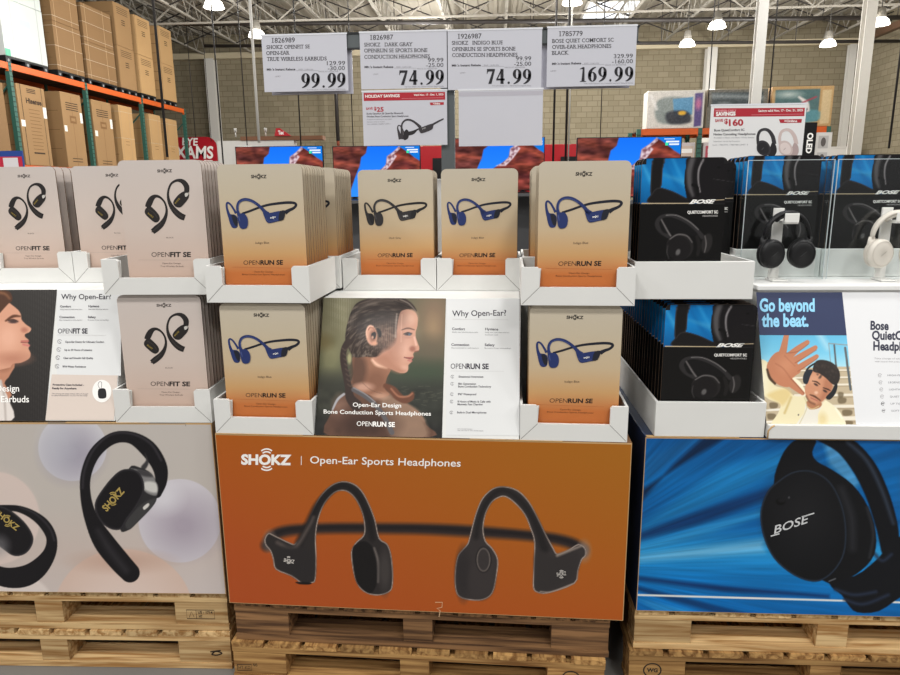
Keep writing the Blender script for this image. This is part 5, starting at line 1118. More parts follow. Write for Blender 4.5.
def tv_picture_box(x0, x1, y, z0, z1, depth, label, scheme):
    e = empty('television_carton', (x0, y, z0), 0); tag(e, label, 'box', None); w = x1-x0; h = z1-z0
    b = MB(); b.box(0, w, 0, depth, 0, h, mat('carton_white', (206, 202, 192), 0.6) if scheme == 0 else mat('carton_wrap', (150, 138, 118), 0.35, coat=0.3) if scheme == 1 else CARD[2]); soften(b.build('carton_body', e), 0.01)
    s = MB(); a = Flat(s, (0, -0.003, 0))
    def f0(p):
        p.C[:] = (210, 206, 198); p.poly([(18, 20), (68, 18), (70, 68), (20, 70)], (120, 132, 130), 6, 0.8); p.poly([(44, 18), (80, 14), (80, 54), (48, 56)], (96, 150, 186), 2, smooth=0); p.poly([(34, 50), (60, 44), (76, 52), (76, 72), (40, 74)], (44, 46, 54), 6, 0.9); p.ell(62, 50, 7, 5, (226, 176, 60), 3); p.poly([(83, 6), (97, 5), (97, 80), (84, 82)], (92, 78, 130), 2, smooth=0); p.ell(90, 30, 5, 12, (190, 110, 150), 6); p.line([(5, 10, 4), (16, 40, 4)], (232, 230, 226), soft=6); p.speck(26, 2)
    def f1(p):
        p.C[:] = (112, 108, 98); p.poly([(6, 6), (92, 6), (94, 60), (8, 64)], (72, 80, 82), 4, smooth=0); p.line([(10, 14, 8), (60, 16, 6), (90, 20, 6)], (178, 186, 186), soft=10, a=0.7); p.line([(20, 40, 10), (80, 34, 8)], (46, 50, 54), soft=10); p.ell(28, 34, 10, 5, (190, 196, 196), 8, 0.6); p.speck(30, 4)
    def f2(p):
        p.C[:] = (188, 152, 104); p.poly([(4, 6), (78, 5), (78, 74), (5, 78)], (84, 112, 112), 2, smooth=0); p.poly([(8, 54), (76, 50), (76, 74), (8, 76)], (96, 150, 160), 4, 0.8); p.ell(26, 16, 16, 6, (214, 222, 216), 12, 0.8); p.line([(44, 22, 4), (56, 34, 8), (60, 50, 7)], (226, 220, 216), soft=3); p.line([(50, 34, 3), (72, 22, 3)], (170, 70, 84), soft=3); p.line([(58, 48, 4), (50, 60, 3)], (60, 60, 72), soft=3); p.poly([(82, 8), (97, 7), (97, 78), (82, 80)], (206, 182, 140), 2, smooth=0); p.speck(14, 6)
    paint_grid(s, a, (0.01, 0.01, w-0.01, h-0.01), 70, 48, (f0, f1, f2)[scheme], painted('carton_picture', 0.35, coat=0.3), 0, (100, 84)); s.build('printed_face', e)
    return e
def small_goods(x0, x1, y, z0, z1, c, label):
    e = empty('boxed_goods', (x0, y, z0), 0); tag(e, label, 'box', 'boxed goods on the lower rack shelf'); w = x1-x0; h = z1-z0
    b = MB(); b.box(0, w, 0, 0.5, 0, h, ink((206, 196, 196))); soften(b.build('carton_body', e), 0.008)
    s = MB(); a = Flat(s, (0, -0.003, 0)); a.rect(w*0.08, h*0.1, w*0.92, h*0.9, ink(c), 1); a.rect(w*0.2, h*0.35, w*0.8, h*0.6, ink((70, 66, 72)), 2); a.rect(w*0.15, h*0.7, w*0.85, h*0.82, WINK, 2); s.build('printed_face', e)
def pendant(x, y, label):
    e = empty('pendant_lamp', (x, y, 5.4), 0); tag(e, label, 'lamp', 'high bay lamps under the roof')
    m = MB(); m.lathe([(0.02, 0.40), (0.08, 0.38), (0.10, 0.26), (0.12, 0.16), (0.0, 0.16)], mat('lamp_housing', (120, 116, 108), 0.5), 16); m.build('housing', e)
    m = MB(); m.lathe([(0.11, 0.16), (0.17, 0.11), (0.205, 0.02), (0.21, 0.0), (0.0, 0.0)], glow('lamp_bowl', (255, 250, 238), 6.0), 20); m.build('diffuser', e)
    m = MB(); m.tube([(0, 0, 0.40), (0, 0, 1.05)], 0.012, mat('lamp_rod', (70, 68, 64), 0.5), 6); m.build('rod', e)
def hall():
    f = MB(); f.box(-16, 15, -4, 26.2, -0.05, 0, mat('concrete', (122, 120, 116), 0.55, var=0.12, scale=3)); struct(f.build('floor'))
    BWm = blockwall('block_wall', (140, 131, 110), (130, 121, 100), (112, 103, 84), 0)
    w = MB(); w.box(-16, 13.2, 26, 26.2, 0, 7.3, BWm); struct(w.build('wall_back'))
    BWr = blockwall('block_wall_side', (140, 131, 110), (130, 121, 100), (112, 103, 84), 1)
    w = MB(); w.box(12.5, 12.7, 8, 25.995, 0, 7.3, BWr); struct(w.build('wall_right'))
    w = MB(); w.box(-16.2, -16, 2, 26.2, 0, 7.3, BWr); struct(w.build('wall_left'))
    D = mat('roof_deck', (158, 151, 138), 0.7, var=0.05); JS = mat('joist_steel', (150, 145, 135), 0.55); WS = mat('white_steel', (206, 203, 196), 0.5, var=0.04); DS = mat('dark_pipe', (44, 40, 38), 0.5); CR_ = mat('cream_steel', (196, 184, 156), 0.5)
    c = MB(); c.box(-16, 13.2, 12, 26.2, 7.32, 7.4, D)
    for i in range(96): c.box(-16+i*0.305, -16+i*0.305+0.11, 12, 26.0, 7.28, 7.319, D)
    struct(c.build('ceiling'))
    t = MB(); t.box(-15.9, 12.45, 25.7, 25.98, 6.42, 6.62, CR_); struct(t.build('trim_1'))
    t = MB(); t.box(12.3, 12.49, 8, 25.6, 6.42, 6.62, mat('brown_steel', (110, 84, 66), 0.5)); struct(t.build('trim_2'))
    # open-web joists along the hall, one object each
    me = None
    for i in range(16):
        x = -14.4+i*1.83
        if me is None:
            j = MB(); j.box(-0.035, 0.035, 0, 9.4, 0.64, 0.70, JS); j.box(-0.035, 0.035, 0, 9.4, 0, 0.05, JS)
            for k in range(12):
                y = k*0.78; j.bar((0, y, 0.05), (0, y+0.39, 0.63), 0.022, 0.022, JS); j.bar((0, y+0.39, 0.63), (0, y+0.78, 0.05), 0.022, 0.022, JS)
            me = j.build('roof_joist', None, (x, 16.5, 6.56)); me['kind'] = 'structure'; o = me
        else: o = me.copy(); LINK(o); o.location = (x, 16.5, 6.56)
    bm_ = None
    for y in (19.2, 21.6, 24.0):
        for i in range(15):
            x = -14.4+i*1.83
            if bm_ is None:
                j = MB(); j.bar((0.05, 0, 0.02), (1.78, 0, 0.66), 0.03, 0.03, DS); j.bar((0.05, 0.04, 0.66), (1.78, 0.04, 0.02), 0.03, 0.03, DS); bm_ = o = j.build('roof_bridging_beam', None, (x, y, 6.56)); bm_['kind'] = 'structure'
            else: o = bm_.copy(); LINK(o); o.location = (x, y, 6.56)
    # girder across
    g = MB(); g.box(-15.8, 12.4, 20.44, 20.52, 7.1, 7.2, JS); g.box(-15.8, 12.4, 20.45, 20.51, 6.38, 6.43, JS)
    for k in range(15):
        x = -15.6+k*1.86; g.bar((x, 20.48, 6.4), (x+0.93, 20.48, 7.1), 0.035, 0.035, JS); g.bar((x+0.93, 20.48, 7.1), (x+1.86, 20.48, 6.4), 0.035, 0.035, JS)
    struct(g.build('roof_girder_beam'))
    for y, z, r, n in ((20.9, 6.27, 0.06, 'sprinkler main'), (22.6, 6.0, 0.05, 'duct')):
        p = MB(); p.tube([(-9.4, y, z+0.22), (-4, y, z+0.12), (12.4, y, z-0.12)], r, DS, 8)
        for i in range(11): p.tube([(-9+i*2, y, z+0.21-0.0155*i*2), (-9+i*2, y, 7.25)], 0.012, DS, 5)
        tag(p.build('ceiling_pipe'), 'black %s pipe running across under the roof' % ('upper' if 'sprinkler' in n else 'lower'), 'pipe')
    s = MB(); s.box(2.85, 4.35, 22.9, 24.9, 7.22, 7.27, glow('daylight', (248, 250, 255), 1.6)); s.box(2.75, 4.45, 22.8, 25.0, 7.265, 7.2795, WS); struct(s.build('window_1'))
    # columns and pilasters
    for n, (x, y, w, z1) in {'column_1': (4.57, 13.0, 0.16, 7.25), 'column_2': (8.82, 18.0, 0.24, 7.25), 'column_3': (-10.55, 25.8, 0.34, 6.42), 'column_4': (7.45, 25.8, 0.34, 6.42), 'column_5': (12.2, 25.8, 0.22, 6.42)}.items():
        b = MB(); d = w*0.5; b.box(x-w/2, x+w/2, y-d, y-d+0.03, 0, z1, WS); b.box(x-w/2, x+w/2, y+d-0.03, y+d, 0, z1, WS); b.box(x-0.03, x+0.03, y-d+0.03, y+d-0.03, 0, z1, WS); o = b.build(n); o['kind'] = 'structure'
    # hanging cables and pipes
    for i, (x, y, z0, r, c, lab) in enumerate(((-3.98, 8.2, 2.0, 0.016, 'k', 'thick black cable dropping beside the cartons on the tall rack'), (-4.82, 12.0, 2.0, 0.014, 'k', 'black cable dropping past the red exam sign'), (-4.44, 12.2, 2.4, 0.009, 'k', 'thin dark cable between the black cable and the white pole'),
            (-9.95, 22.6, 3.4, 0.013, 'k', 'dark hanger cable holding the outer side of the red exam sign'), (-9.55, 22.9, 3.3, 0.011, 'k', 'dark hanger cable holding the inner side of the red exam sign'), (-4.15, 12.0, 2.43, 0.024, 'w', 'slim white pole behind the 99.99 price card'),
            (-3.41, 12.0, 2.36, 0.012, 'k', 'dark cable dropping behind the 99.99 price card towards a screen'), (-5.85, 25.5, 3.45, 0.07, 'k', 'short dark drain pipe with a rusty end on the block wall'), (-2.49, 12.0, 2.3, 0.008, 'k', 'thin cable between the price cards reading 99.99 and 74.99'), (0.95, 12.0, 2.0, 0.018, 'k', 'black cable beside the blank sheet'),
            (1.18, 12.2, 2.0, 0.02, 'k', 'black conduit beside the cream conduit'), (1.225, 12.2, 2.0, 0.012, 'w', 'cream conduit strapped along the black conduit'), (1.73, 12.0, 2.2, 0.008, 'k', 'thin cable under the 169.99 price card'), (3.47, 12.0, 2.9, 0.009, 'k', 'thin cable in front of the pictured cartons'), (4.45, 12.0, 2.6, 0.012, 'k', 'dark cable beside the nearer white column'), (6.43, 12.0, 2.2, 0.018, 'k', 'dark cable near the corner beyond the far white column'))):
        p = MB(); m = DS if c == 'k' else WS; p.tube([(x, y, z0), (x, y, (z0+7.2)/2), (x, y, 7.26)], r, m, 8)
        if 'rusty' in lab: p.tube([(x, y, z0-0.18), (x, y, z0)], r*0.8, mat('rust', (120, 58, 40), 0.8), 8)
        tag(p.build('ceiling_cable' if r < 0.02 else 'ceiling_conduit'), lab, 'cable' if r < 0.02 else 'pipe')
    # rack of shipped televisions
    rack('pallet_rack', 'tall pallet rack with green uprights and orange beams full of brown cartons', [11.5, 14.1, 16.74, 19.4, 22.08], [2.2, 4.235], 4.235, 'y', -10.0, 1.1)
    gl = 'brown cartons standing on the lower rack shelf'
    for args in ((13.2, 13.8, 3.80, 1, 'sliver of a tan carton cut by the picture edge beside the green upright', 0, None), (14.2, 15.1, 3.86, 0, 'tan carton with bold black lettering just past the first green upright', 1, 'Hisense'), (15.66, 16.44, 3.9, 0, 'tan carton with white stickers just before the second green upright', 2, None), (16.88, 17.74, 3.88, 0, 'tan carton just past the second green upright', 2, None), (18.1, 18.78, 3.9, 2, 'pale carton with a dark taped seam just before the third upright', 4, None), (19.7, 20.38, 3.85, 2, 'pale carton just past the third green upright', 4, None), (20.7, 21.42, 3.82, 2, 'pale carton last on the lower shelf, nearest the red exam sign', 4, None)):
        rack_carton(args[0], args[1], 2.203, args[2], args[3], args[4], gl, args[5], word=args[6])
    ys = [(14.02, 15.36), (15.70, 16.74), (16.88, 18.18), (18.36, 19.2), (19.4, 20.26), (20.72, 21.58)]
    nm = ['white shrink-wrapped cartons', 'first strapped brown stack', 'second brown stack', 'stack with wrapped bands', 'pale stack with a white label', 'last pale stack at the end']
    for (a, b), n in zip(ys, nm): plastic_pallet(a, b, 4.238)['label'] = 'black pallet under the %s' % n
    gu = 'cartons stacked on top of the rack'
    WC = mat('carton_shrink', (192, 198, 194), 0.35, coat=0.3, var=0.05, scale=3)
    for (y0, y1), zs, tone, st, body, lab in ((ys[0], (4.37, 5.5, 6.6), 0, 5, WC, ('lower white shrink-wrapped carton on the rack', 'upper white shrink-wrapped carton cut by the picture top')), (ys[1], (4.37, 5.42, 6.5), 1, 4, None, ('lower strapped brown carton beside the white ones', 'upper strapped brown carton beside the white ones')), (ys[2], (4.37, 5.24, 6.1), 1, 4, None, ('lower brown carton of the second brown stack', 'upper brown carton of the second brown stack')), (ys[3], (4.37, 5.43, 6.5), 0, 3, None, ('lower tan carton with dark print bars', 'upper tan carton with dark print bars and torn top')), (ys[4], (4.37, 5.4, 6.43), 2, 3, None, ('lower pale carton of the second last stack', 'upper pale carton of the second last stack')), (ys[5], (4.37, 5.41, 6.45), 2, 3, None, ('lower pale carton at the end of the rack', 'upper pale carton at the end of the rack'))):
        rack_carton(y0, y1, zs[0], zs[1]-0.004, tone, lab[0], gu, st, body=body); rack_carton(y0+0.01, y1-0.01, zs[1], zs[2], tone, lab[1], gu, st, body=body)
    # the other rack
    rack('pallet_rack', 'lower rack of pictured television cartons beside the white column', [3.16, 4.5, 7.26], [1.85, 2.9], 2.9, 'x', 16.0, 1.1)
    tv_picture_box(3.32, 4.56, 16.03, 2.905, 3.71, 0.45, 'white television carton with a picture of cars, on the orange rack beam', 0); tv_picture_box(4.62, 5.92, 16.05, 2.905, 3.72, 0.45, 'plastic-wrapped dark television carton behind the savings sheet', 1); tv_picture_box(6.0, 7.3, 16.03, 2.905, 3.75, 0.45, 'tan television carton with a player in action, nearest the black oled sign', 2)
    for x0, x1, z1, c, l in ((3.24, 3.72, 2.6, (196, 170, 186), 'pale boxed goods below the carton with cars'), (3.74, 4.04, 2.5, (140, 120, 160), 'violet boxed goods below the carton with cars'), (4.06, 4.42, 2.6, (206, 186, 172), 'cream boxed goods beside the green upright'), (4.6, 5.3, 2.6, (190, 80, 96), 'red boxed goods past the green upright'), (6.5, 7.15, 2.62, (214, 206, 200), 'white boxed goods below the carton with a player')): small_goods(x0, x1, 16.05, 1.853, z1, c, l)
    # screens, red fixture, kiosk, signs
    for x, y, z, l in ((-4.40, 11.5, 1.475, 'television showing a red canyon, first of the four, beside the exam sign'), (-2.79, 11.7, 1.475, 'television showing a red canyon, second of the four, under the red savings sheet'), (-0.72, 11.6, 1.57, 'television showing a red canyon, third of the four, behind the blank sheet'), (1.15, 10.3, 1.455, 'television showing a red canyon, last of the four, beside the rack of pictured cartons')): television(x, y, z, l)
    tb = mat('fixture_gray', (88, 88, 90), 0.5)
    for x0, x1, y0, z, l in ((-4.7, -1.1, 11.3, 1.436, 'long gray bench carrying the first two televisions'), (-0.9, 0.95, 11.3, 1.531, 'gray bench carrying the third television'), (1.0, 2.8, 10.05, 1.416, 'gray bench carrying the last television')):
        e = empty('display_bench', (x0, y0, 0)); tag(e, l, 'bench', 'benches under the televisions'); w = x1-x0
        b = MB(); b.box(0, w, 0, 0.8, z-0.05, z, tb); b.build('top', e)
        for x in (0.02, w-0.1): b = MB(); b.box(x, x+0.08, 0.04, 0.76, 0, z-0.051, tb); b.build('leg', e)
        b = MB(); b.box(0.1, w-0.1, 0.7, 0.74, 0.1, z-0.051, tb); b.build('back_panel', e)
    RD = mat('fixture_red', (182, 26, 36), 0.35, coat=0.3, var=0.04)
    e = empty('red_display_wall', (-1.6, 13.4, 0)); tag(e, 'bright red shop fixture with black screens behind the televisions', 'display')
    b = MB(); b.box(0, 3.3, 0, 0.3, 0, 2.43, RD); soften(b.build('red_body', e), 0.01)
    for x in (0.36, 2.8): b = MB(); b.box(x, x+0.42, -0.03, -0.001, 1.6, 2.2, mat('tv_black', (16, 16, 18))); b.build('black_screen', e)
    e = empty('white_kiosk', (-5.72, 14.0, 0)); tag(e, 'white kiosk wall with a brown top rail behind the first television', 'kiosk'); b = MB(); b.box(0, 1.6, 0, 0.2, 0, 2.62, mat('kiosk_white', (206, 202, 196), 0.5)); b.build('wall_panel', e); b = MB(); b.box(0.5, 2.2, -0.02, 0.22, 2.621, 2.7, mat('kiosk_brown', (118, 78, 52), 0.5)); b.build('top_rail', e)
    for x in (1.62, 1.5): pass
    b = MB(); b.prism([(0, 0), (0.34, 0), (0.12, 0.15), (0.04, 0.15)], 0, 0.02, RD); a = Flat(b, (0, 0, 0)); a.text('Tax', (0.08, 0.03), (0.2, 0.03), 0.07, WINK, 2, 0.03); tag(b.build('topper_sign', None, (-4.5, 13.95, 2.7)), 'small red topper sign above the first television', 'sign')
    for i, x in enumerate((-5.35, -4.72)):
        b = MB(); b.tube([(0, 0, 0), (0, 0, 0.1)], 0.014, mat('spot_gray', (180, 178, 172), 0.4), 8); b.lathe([(0.0, 0.1), (0.03, 0.1), (0.03, 0.17), (0.0, 0.17)], mat('spot_gray', (180, 178, 172)), 10); tag(b.build('spotlight', None, (x, 14.08, 2.7)), ['small spotlight on the kiosk rail nearer the exam sign', 'small spotlight on the kiosk rail nearer the red topper'][i], 'light')
    e = empty('exam_sign', (-11.7, 23.0, 2.66)); tag(e, 'red hanging sign reading EYE EXAMS beyond the end of the rack', 'sign')
    b = MB(); R = 0.32; b.prism([(0, 0), (2.26, 0), (2.26, 0.79-R)]+[(2.26-R+R*math.cos(t), 0.79-R+R*math.sin(t)) for t in np.linspace(0.15, PI/2, 7)]+[(0, 0.79)], 0, 0.06, mat('sign_red', (168, 22, 38), 0.4)); a = Art(b, (0, 0, 0), root=Matrix.Translation((-11.7, 23.0, 2.66)), step=0.003); a.photo(100, 80, 6.43)
    a.text('EYE', (529, 418), (628, 421), 46, WINK, 1, 0.025); a.text('EXAMS', (444, 500), (728, 503), 74, WINK, 1, 0.03); a.line([(668, 516), (724, 518)], 5, WINK, 1, 0); b.build('sign_panel', e)
    b = MB(); b.box(0, 2.26, -0.008, 0.0, -0.03, -0.001, WS); b.build('sign_rim', e)
    e = empty('oled_tower', (3.78, 9.0, 0)); tag(e, 'black tower panel reading OLED with a white product panel at its side', 'display')
    b = MB(); b.box(0, 0.16, 0, 0.1, 0, 2.36, mat('oled_black', (14, 14, 16), 0.35)); a = Flat(b, (0, 0, 0), step=0.002); a.text('OLED', (0.055, 2.235), (0.055, 1.99), 0.065, WINK, 1, 0.04); b.build('black_panel', e)
    b = MB(); b.box(0.162, 0.36, 0.02, 0.09, 0, 2.24, mat('kiosk_white', (206, 202, 196), 0.5)); a = Flat(b, (0, 0.02, 0), step=0.002)
    for z in (2.05, 1.85):
        a.rect(0.2, z, 0.32, z+0.15, ink((176, 172, 168)), 1); a.disc(0.26, z+0.075, 0.03, 0.055, ink((90, 84, 80)), 2)
    b.build('product_panel', e)
    e = empty('white_cabinet', (11.1, 24.4, 0)); tag(e, 'low white cabinet against the corner of the block wall', 'cabinet'); W = mat('kiosk_white', (206, 202, 196)); b = MB(); b.box(0, 0.9, 0, 0.6, 0, 2.9, W); b.build('body', e); b = MB(); b.box(-0.02, 0.92, -0.02, 0.62, 2.901, 2.95, W); b.build('top', e)
    e = empty('topper_sign', (-2.36, 3.0, 1.2)); tag(e, 'blue and red topper card above the rose earbud cards at the picture edge', 'sign'); b = MB(); b.box(0, 0.235, 0, 0.006, 0.44, 0.55, ink((36, 66, 140))); a = Flat(b, (0, 0, 0)); a.rect(0.095, 0.44, 0.23, 0.525, ink((186, 36, 60)), 1); a.rect(0.14, 0.445, 0.21, 0.52, ink((214, 210, 212)), 2); b.build('card', e); b = MB(); b.box(0.1, 0.12, 0.007, 0.02, -1.2, 0.5, tb); b.build('stem', e); b = MB(); b.box(0.0, 0.22, -0.1, 0.12, -1.2, -1.19, tb); b.build('foot', e)
    for i, (x, y) in enumerate(((-5.98, 15.03), (-6.02, 17.76), (1.55, 15.49), (5.3, 18.02), (5.14, 20.07), (9.05, 20.51), (9.16, 18.13))):
        pendant(x, y, ['glowing high bay lamp above the last pale cartons of the tall rack', 'glowing high bay lamp at the corner of the 99.99 price card', 'glowing high bay lamp above the 169.99 price card near the skylight', 'glowing high bay lamp beside the nearer white column', 'glowing high bay lamp below and behind the one beside the white column', 'glowing high bay lamp between the two white columns', 'glowing high bay lamp beyond the far white column'][i])
# ------------------------------------------------------------------ put it together
hall()
templates()
PINE = ((216, 184, 134), (158, 116, 68)); OLD = ((146, 108, 72), (78, 54, 36)); HONEY = ((192, 150, 94), (122, 84, 46))
SIDE_O = mat('carton_orange_side', (120, 84, 52), 0.7); SIDE_B = mat('carton_navy_side', (18, 40, 74), 0.5); SIDE_L = mat('carton_beige_side', (150, 124, 92), 0.7)
# middle display
pallet(MC, ZC, -0.005, 1.185, 0.0, 1.0, 0.0, HONEY, 'honey-coloured wooden pallet at the bottom, below the darker pallet of the orange carton', None, {0: stamp_scrawl, 2: stamp_ring('')})
pallet(MC, ZC, 0.008, 1.195, 0.012, 1.0, 0.1391, OLD, 'dark weathered wooden pallet directly under the orange carton', None, None)
base_carton(MC, ZC, 0.0, 1.232, 0.0, 1.0, 0.2785, 0.8485, SIDE_O, 'base_carton', 'large orange carton printed with black wraparound sports headphones', 560, 266, orange_art, V6, orange_extra)
tray(MC, ZC, 0.004, 0.304, 0.0, 0.8495, 0.295, 'lower white tray on the orange carton, between the rose cards and the braided woman', 'white card trays')
tray(MC, ZC, 0.913, 1.217, 0.0, 0.8495, 0.295, 'lower white tray on the orange carton, beside the feature list panel', 'white card trays')
tray(MC, ZC, 0.011, 0.315, 0.0, 1.246, 0.295, 'upper white tray above the orange carton, beside the rose cards', 'white card trays')
tray(MC, ZC, 0.911, 1.219, 0.0, 1.2435, 0.295, 'upper white tray above the orange carton, beside the black over-ear cards', 'white card trays')
tray(MC, ZC, 0.332, 0.641, 0.32, 1.2375, 0.262, 'white tray of dark gray headphone cards behind the top of the braided woman', 'white card trays')
tray(MC, ZC, 0.6435, 0.915, 0.32, 1.2375, 0.262, 'white tray of indigo cards behind the top of the feature list panel', 'white card trays')
SAND_ = 'indigo headphone card'; LS = (1.05, 1.016)
card_row('indigo', MC, ZC, 0.165, 0.018, 0.8495, 10, SAND_, 'lower tray beside the braided woman', sc=LS)
card_row('indigo', MC, ZC, 1.064, 0.018, 0.8495, 10, SAND_, 'lower tray beside the feature list panel', sc=LS)
card_row('indigo', MC, ZC, 0.1845, 0.018, 1.246, 10, SAND_, 'upper tray beside the rose cards')
card_row('indigo', MC, ZC, 1.076, 0.018, 1.2435, 10, SAND_, 'upper tray beside the black over-ear cards')
card_row('gray', MC, ZC, 0.511, 0.338, 1.2375, 6, 'dark gray headphone card', 'tray behind the braided woman')
card_row('indigo', MC, ZC, 0.780, 0.338, 1.2375, 6, SAND_, 'tray behind the feature list panel')
center_header()
b = MB(); b.box(0, 0.13, 0, 0.02, 0, 0.752, WHITE); soften(tag(b.build('back_board', None, at(MC, 0.585, 0.75, 0.8492), ZC), 'plain white board standing behind the sign post between the dark gray and indigo cards', 'board'), 0.002)
# second depth of the outer columns: plain carton below, tray with cards above
def second_depth(M, rz, s0, s1, y, z0, z1, kind, sc, n, what, where, lab, side):
    e = empty('support_carton', at(M, s0+0.002, y+0.002, z0), rz); tag(e, 'plain white carton under the rear cards, '+side, 'box', 'plain cartons under the second rows')
    b = MB(); b.box(0, min(s1-s0-0.004, 0.286), 0, 0.28, 0, z1-z0-0.002, WHITE2); b.build('carton_body', e)
    tray(M, rz, s0, s1, y, z1, 0.29, lab, 'white card trays'); card_row(kind, M, rz, sc, y+0.018, z1, n, what, where)
second_depth(MC, ZC, 0.016, 0.3285, 0.302, 0.8495, 1.246, 'indigo', 0.197, 10, SAND_, 'rear tray beside the rose cards', 'white tray behind the upper tray beside the rose cards', 'above the orange carton beside the rose cards')
second_depth(MC, ZC, 0.918, 1.219, 0.305, 0.8495, 1.2435, 'gray', 1.066, 9, 'dark gray headphone card', 'rear tray beside the over-ear cards', 'white tray behind the upper tray beside the over-ear cards', 'above the orange carton beside the over-ear cards')
# rose display
pallet(ML, ZL, -1.2, -0.002, 0.0, 1.0, 0.0, PINE, 'pale wooden pallet at the bottom, below the pallet of the rose carton', None, {2: stamp_leaf})
pallet(ML, ZL, -1.205, -0.004, 0.006, 1.0, 0.1395, PINE, 'pale wooden pallet with a boxed stamp directly under the rose carton', None, {2: stamp_box})
base_carton(ML, ZL, -1.215, 0.0, 0.0, 1.0, 0.2785, 0.8645, SIDE_L, 'base_carton', 'large rose-gray carton printed with black ear-hook earbuds and pale spheres', 560, 266, beige_art, V5, beige_extra)
tray(ML, ZL, -0.298, 0.002, 0.0, 0.8695-0.004, 0.295, 'lower white tray of rose cards on the rose carton', 'white card trays')
tray(ML, ZL, -0.288, 0.036, 0.0, 1.2625, 0.295, 'upper white tray of rose cards, furthest forward of the rose trays', 'white card trays')
tray(ML, ZL, -0.852, -0.553, 0.30, 1.2605, 0.28, 'white tray of rose cards behind the man in profile, cut by the picture edge', 'white card trays')
tray(ML, ZL, -0.551, -0.262, 0.30, 1.2605, 0.28, 'white tray of rose cards behind the rose feature panel', 'white card trays')
R_ = 'rose earbud card'
card_row('fit', ML, ZL, -0.136, 0.018, 0.8655, 9, R_, 'lower tray above the rose carton', sc=(1.045, 1.02))
card_row('fit', ML, ZL, -0.095, 0.018, 1.2625, 9, R_, 'upper tray furthest forward')
card_row('fit', ML, ZL, -0.706, 0.318, 1.2605, 5, R_, 'tray behind the man in profile', pitch=0.045)
card_row('fit', ML, ZL, -0.408, 0.318, 1.2605, 5, R_, 'tray behind the rose feature panel', pitch=0.045)
left_header()
# over-ear display
pallet(MR, ZR, -0.012, 1.2, 0.0, 1.0, 0.0, HONEY, 'wooden pallet stamped WG in a ring, below the pallet of the blue carton', None, {0: stamp_ring('WG')})
pallet(MR, ZR, 0.0, 1.21, 0.008, 1.0, 0.1395, PINE, 'wooden pallet directly under the blue carton', None, None)
base_carton(MR, ZR, 0.0, 1.222, 0.0, 1.0, 0.2785, 0.8485, SIDE_B, 'base_carton', 'large blue carton printed with a black over-ear headphone', 560, 266, blue_art, V8, blue_extra, 0.3)
tray(MR, ZR, 0.026, 0.338, 0.0, 0.8495, 0.88, 'lower plain white tray of black over-ear cards beside the raised palm', 'plain white trays', plain=True)
tray(MR, ZR, -0.054, 0.272, 0.0, 1.2535, 0.33, 'upper plain white tray of black over-ear cards', 'plain white trays', plain=True)
tray(MR, ZR, 0.342, 0.612, 0.352, 1.2725, 0.26, 'plain white tray behind the black demo headphones', 'plain white trays', plain=True, h=0.09)
tray(MR, ZR, 0.615, 0.895, 0.352, 1.2725, 0.26, 'plain white tray behind the pale demo headphones', 'plain white trays', plain=True, h=0.09)
B_ = 'over-ear headphone card'
card_row('bose', MR, ZR, 0.169, 0.018, 0.8495, 22, B_, 'lower tray beside the raised palm', pitch=0.036, sc=(1.06, 1.01))
card_row('bose', MR, ZR, 0.070, 0.018, 1.2535, 4, B_, 'upper tray beside the sand cards', pitch=0.03, sc=(0.95, 1.0))
card_row('bose', MR, ZR, 0.472, 0.367, 1.2725, 5, B_, 'tray behind the black demo headphones', pitch=0.04)
card_row('bose', MR, ZR, 0.748, 0.367, 1.2725, 5, B_, 'tray behind the pale demo headphones', pitch=0.04)
card_row('bose', MR, ZR, 0.216, 0.37, 1.2535, 3, B_, 'back of the upper tray', pitch=0.03, sc=(0.95, 1.0))
tray(MR, ZR, 0.083, 0.341, 0.352, 1.2535, 0.25, 'plain white tray behind the upper tray of over-ear cards', 'plain white trays', plain=True, h=0.09)
right_header()
hook_stand(MR, ZR, 0.438, 0.277, 1.2725, 'white hook stand holding the black demo headphones'); hook_stand(MR, ZR, 0.763, 0.277, 1.2725, 'white hook stand holding the pale demo headphones')
demo_headphones(MR, 0.452, 0.245, 1.358, (24, 24, 26), (18, 18, 20), 'demo_headphones', 'black demo headphones hanging on a white hook in front of the cards', 0)
demo_headphones(MR, 0.777, 0.245, 1.357, (212, 206, 196), (196, 190, 180), 'demo_headphones', 'pale demo headphones hanging on a white hook at the picture edge', 1)
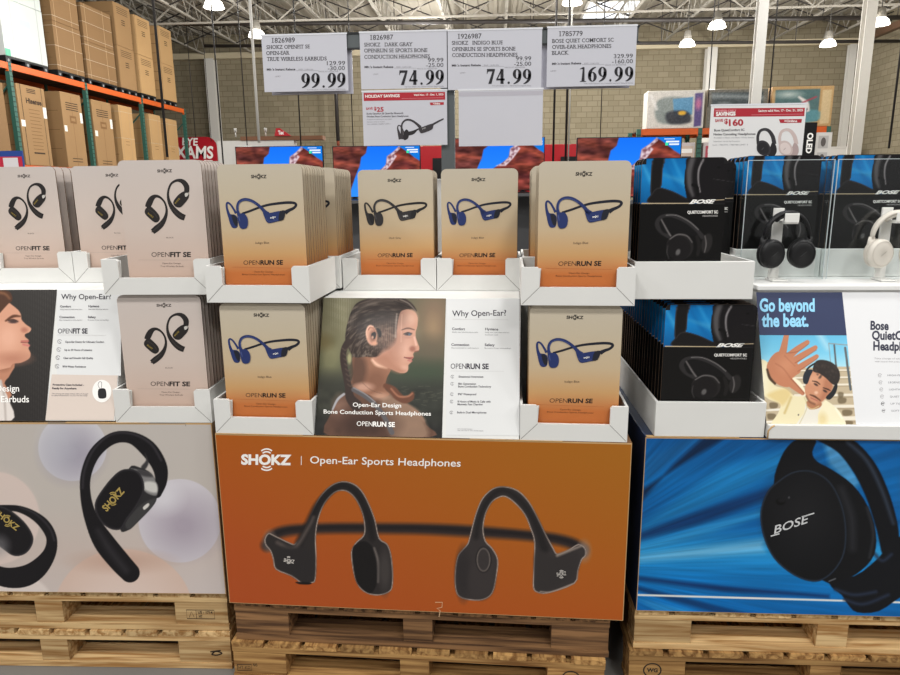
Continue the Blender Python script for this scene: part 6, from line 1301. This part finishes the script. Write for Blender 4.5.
guard(MR, ZR, 0.338, 0.290, 1.2728, 0.258, 0.365, 'clear acrylic guard behind the black demo headphones'); guard(MR, ZR, 0.607, 0.290, 1.2728, 0.28, 0.365, 'clear acrylic guard behind the pale demo headphones')
price_cards(); savings_sign()

# ------------------------------------------------------------------ light: rows of ceiling lamps, added fill lights and the pale light of the rest of the hall
w = bpy.data.worlds.new('hall_light'); SC.world = w; w.use_nodes = True
bg = w.node_tree.nodes['Background']; bg.inputs[0].default_value = (1.0, 0.985, 0.965, 1); bg.inputs[1].default_value = 0.2
def lamp(x, y, z, watts, size):
    l = bpy.data.lights.new('high_bay_and_fill', 'AREA'); l.shape = 'DISK'; l.size = size; l.energy = watts; l.color = (1.0, 0.982, 0.95)
    o = bpy.data.objects.new('high_bay_and_fill', l); LINK(o); o.location = (x, y, z)
for x in (-5.6, -1.9, 1.9, 5.6):
    for y, wt in ((-4.5, 95), (-1.2, 95), (2.2, 60), (6.0, 100)): lamp(x, y, 5.6, wt, 0.9)
for x, y in ((-5.98, 15.03), (-6.02, 17.76), (1.55, 15.49), (5.3, 18.02), (5.14, 20.07), (9.05, 20.51), (9.16, 18.13), (-2.2, 16), (-2.2, 20), (-8, 12), (0, 11), (6, 11), (10, 14), (-7.2, 9), (-2.2, 23.0), (2, 21)):  # spots without a pendant are added fill for the rack cartons and ceiling
    l = bpy.data.lights.new('high_bay_and_fill', 'POINT'); l.shadow_soft_size = 0.16; l.energy = 260; l.color = (1.0, 0.982, 0.95)
    o = bpy.data.objects.new('high_bay_and_fill', l); LINK(o); o.location = (x, y, 5.18)
vs = SC.view_settings; SC.display_settings.display_device = 'sRGB'
vs.view_transform = 'Standard'; vs.look = 'None'; vs.gamma = 1.0; vs.use_curve_mapping = False; vs.exposure = 0.26
SC.cycles.max_bounces = 8; SC.cycles.diffuse_bounces = 3; SC.cycles.glossy_bounces = 3; SC.cycles.transparent_max_bounces = 12
SC.cycles.caustics_reflective = False; SC.cycles.caustics_refractive = False; SC.cycles.sample_clamp_indirect = 4.0
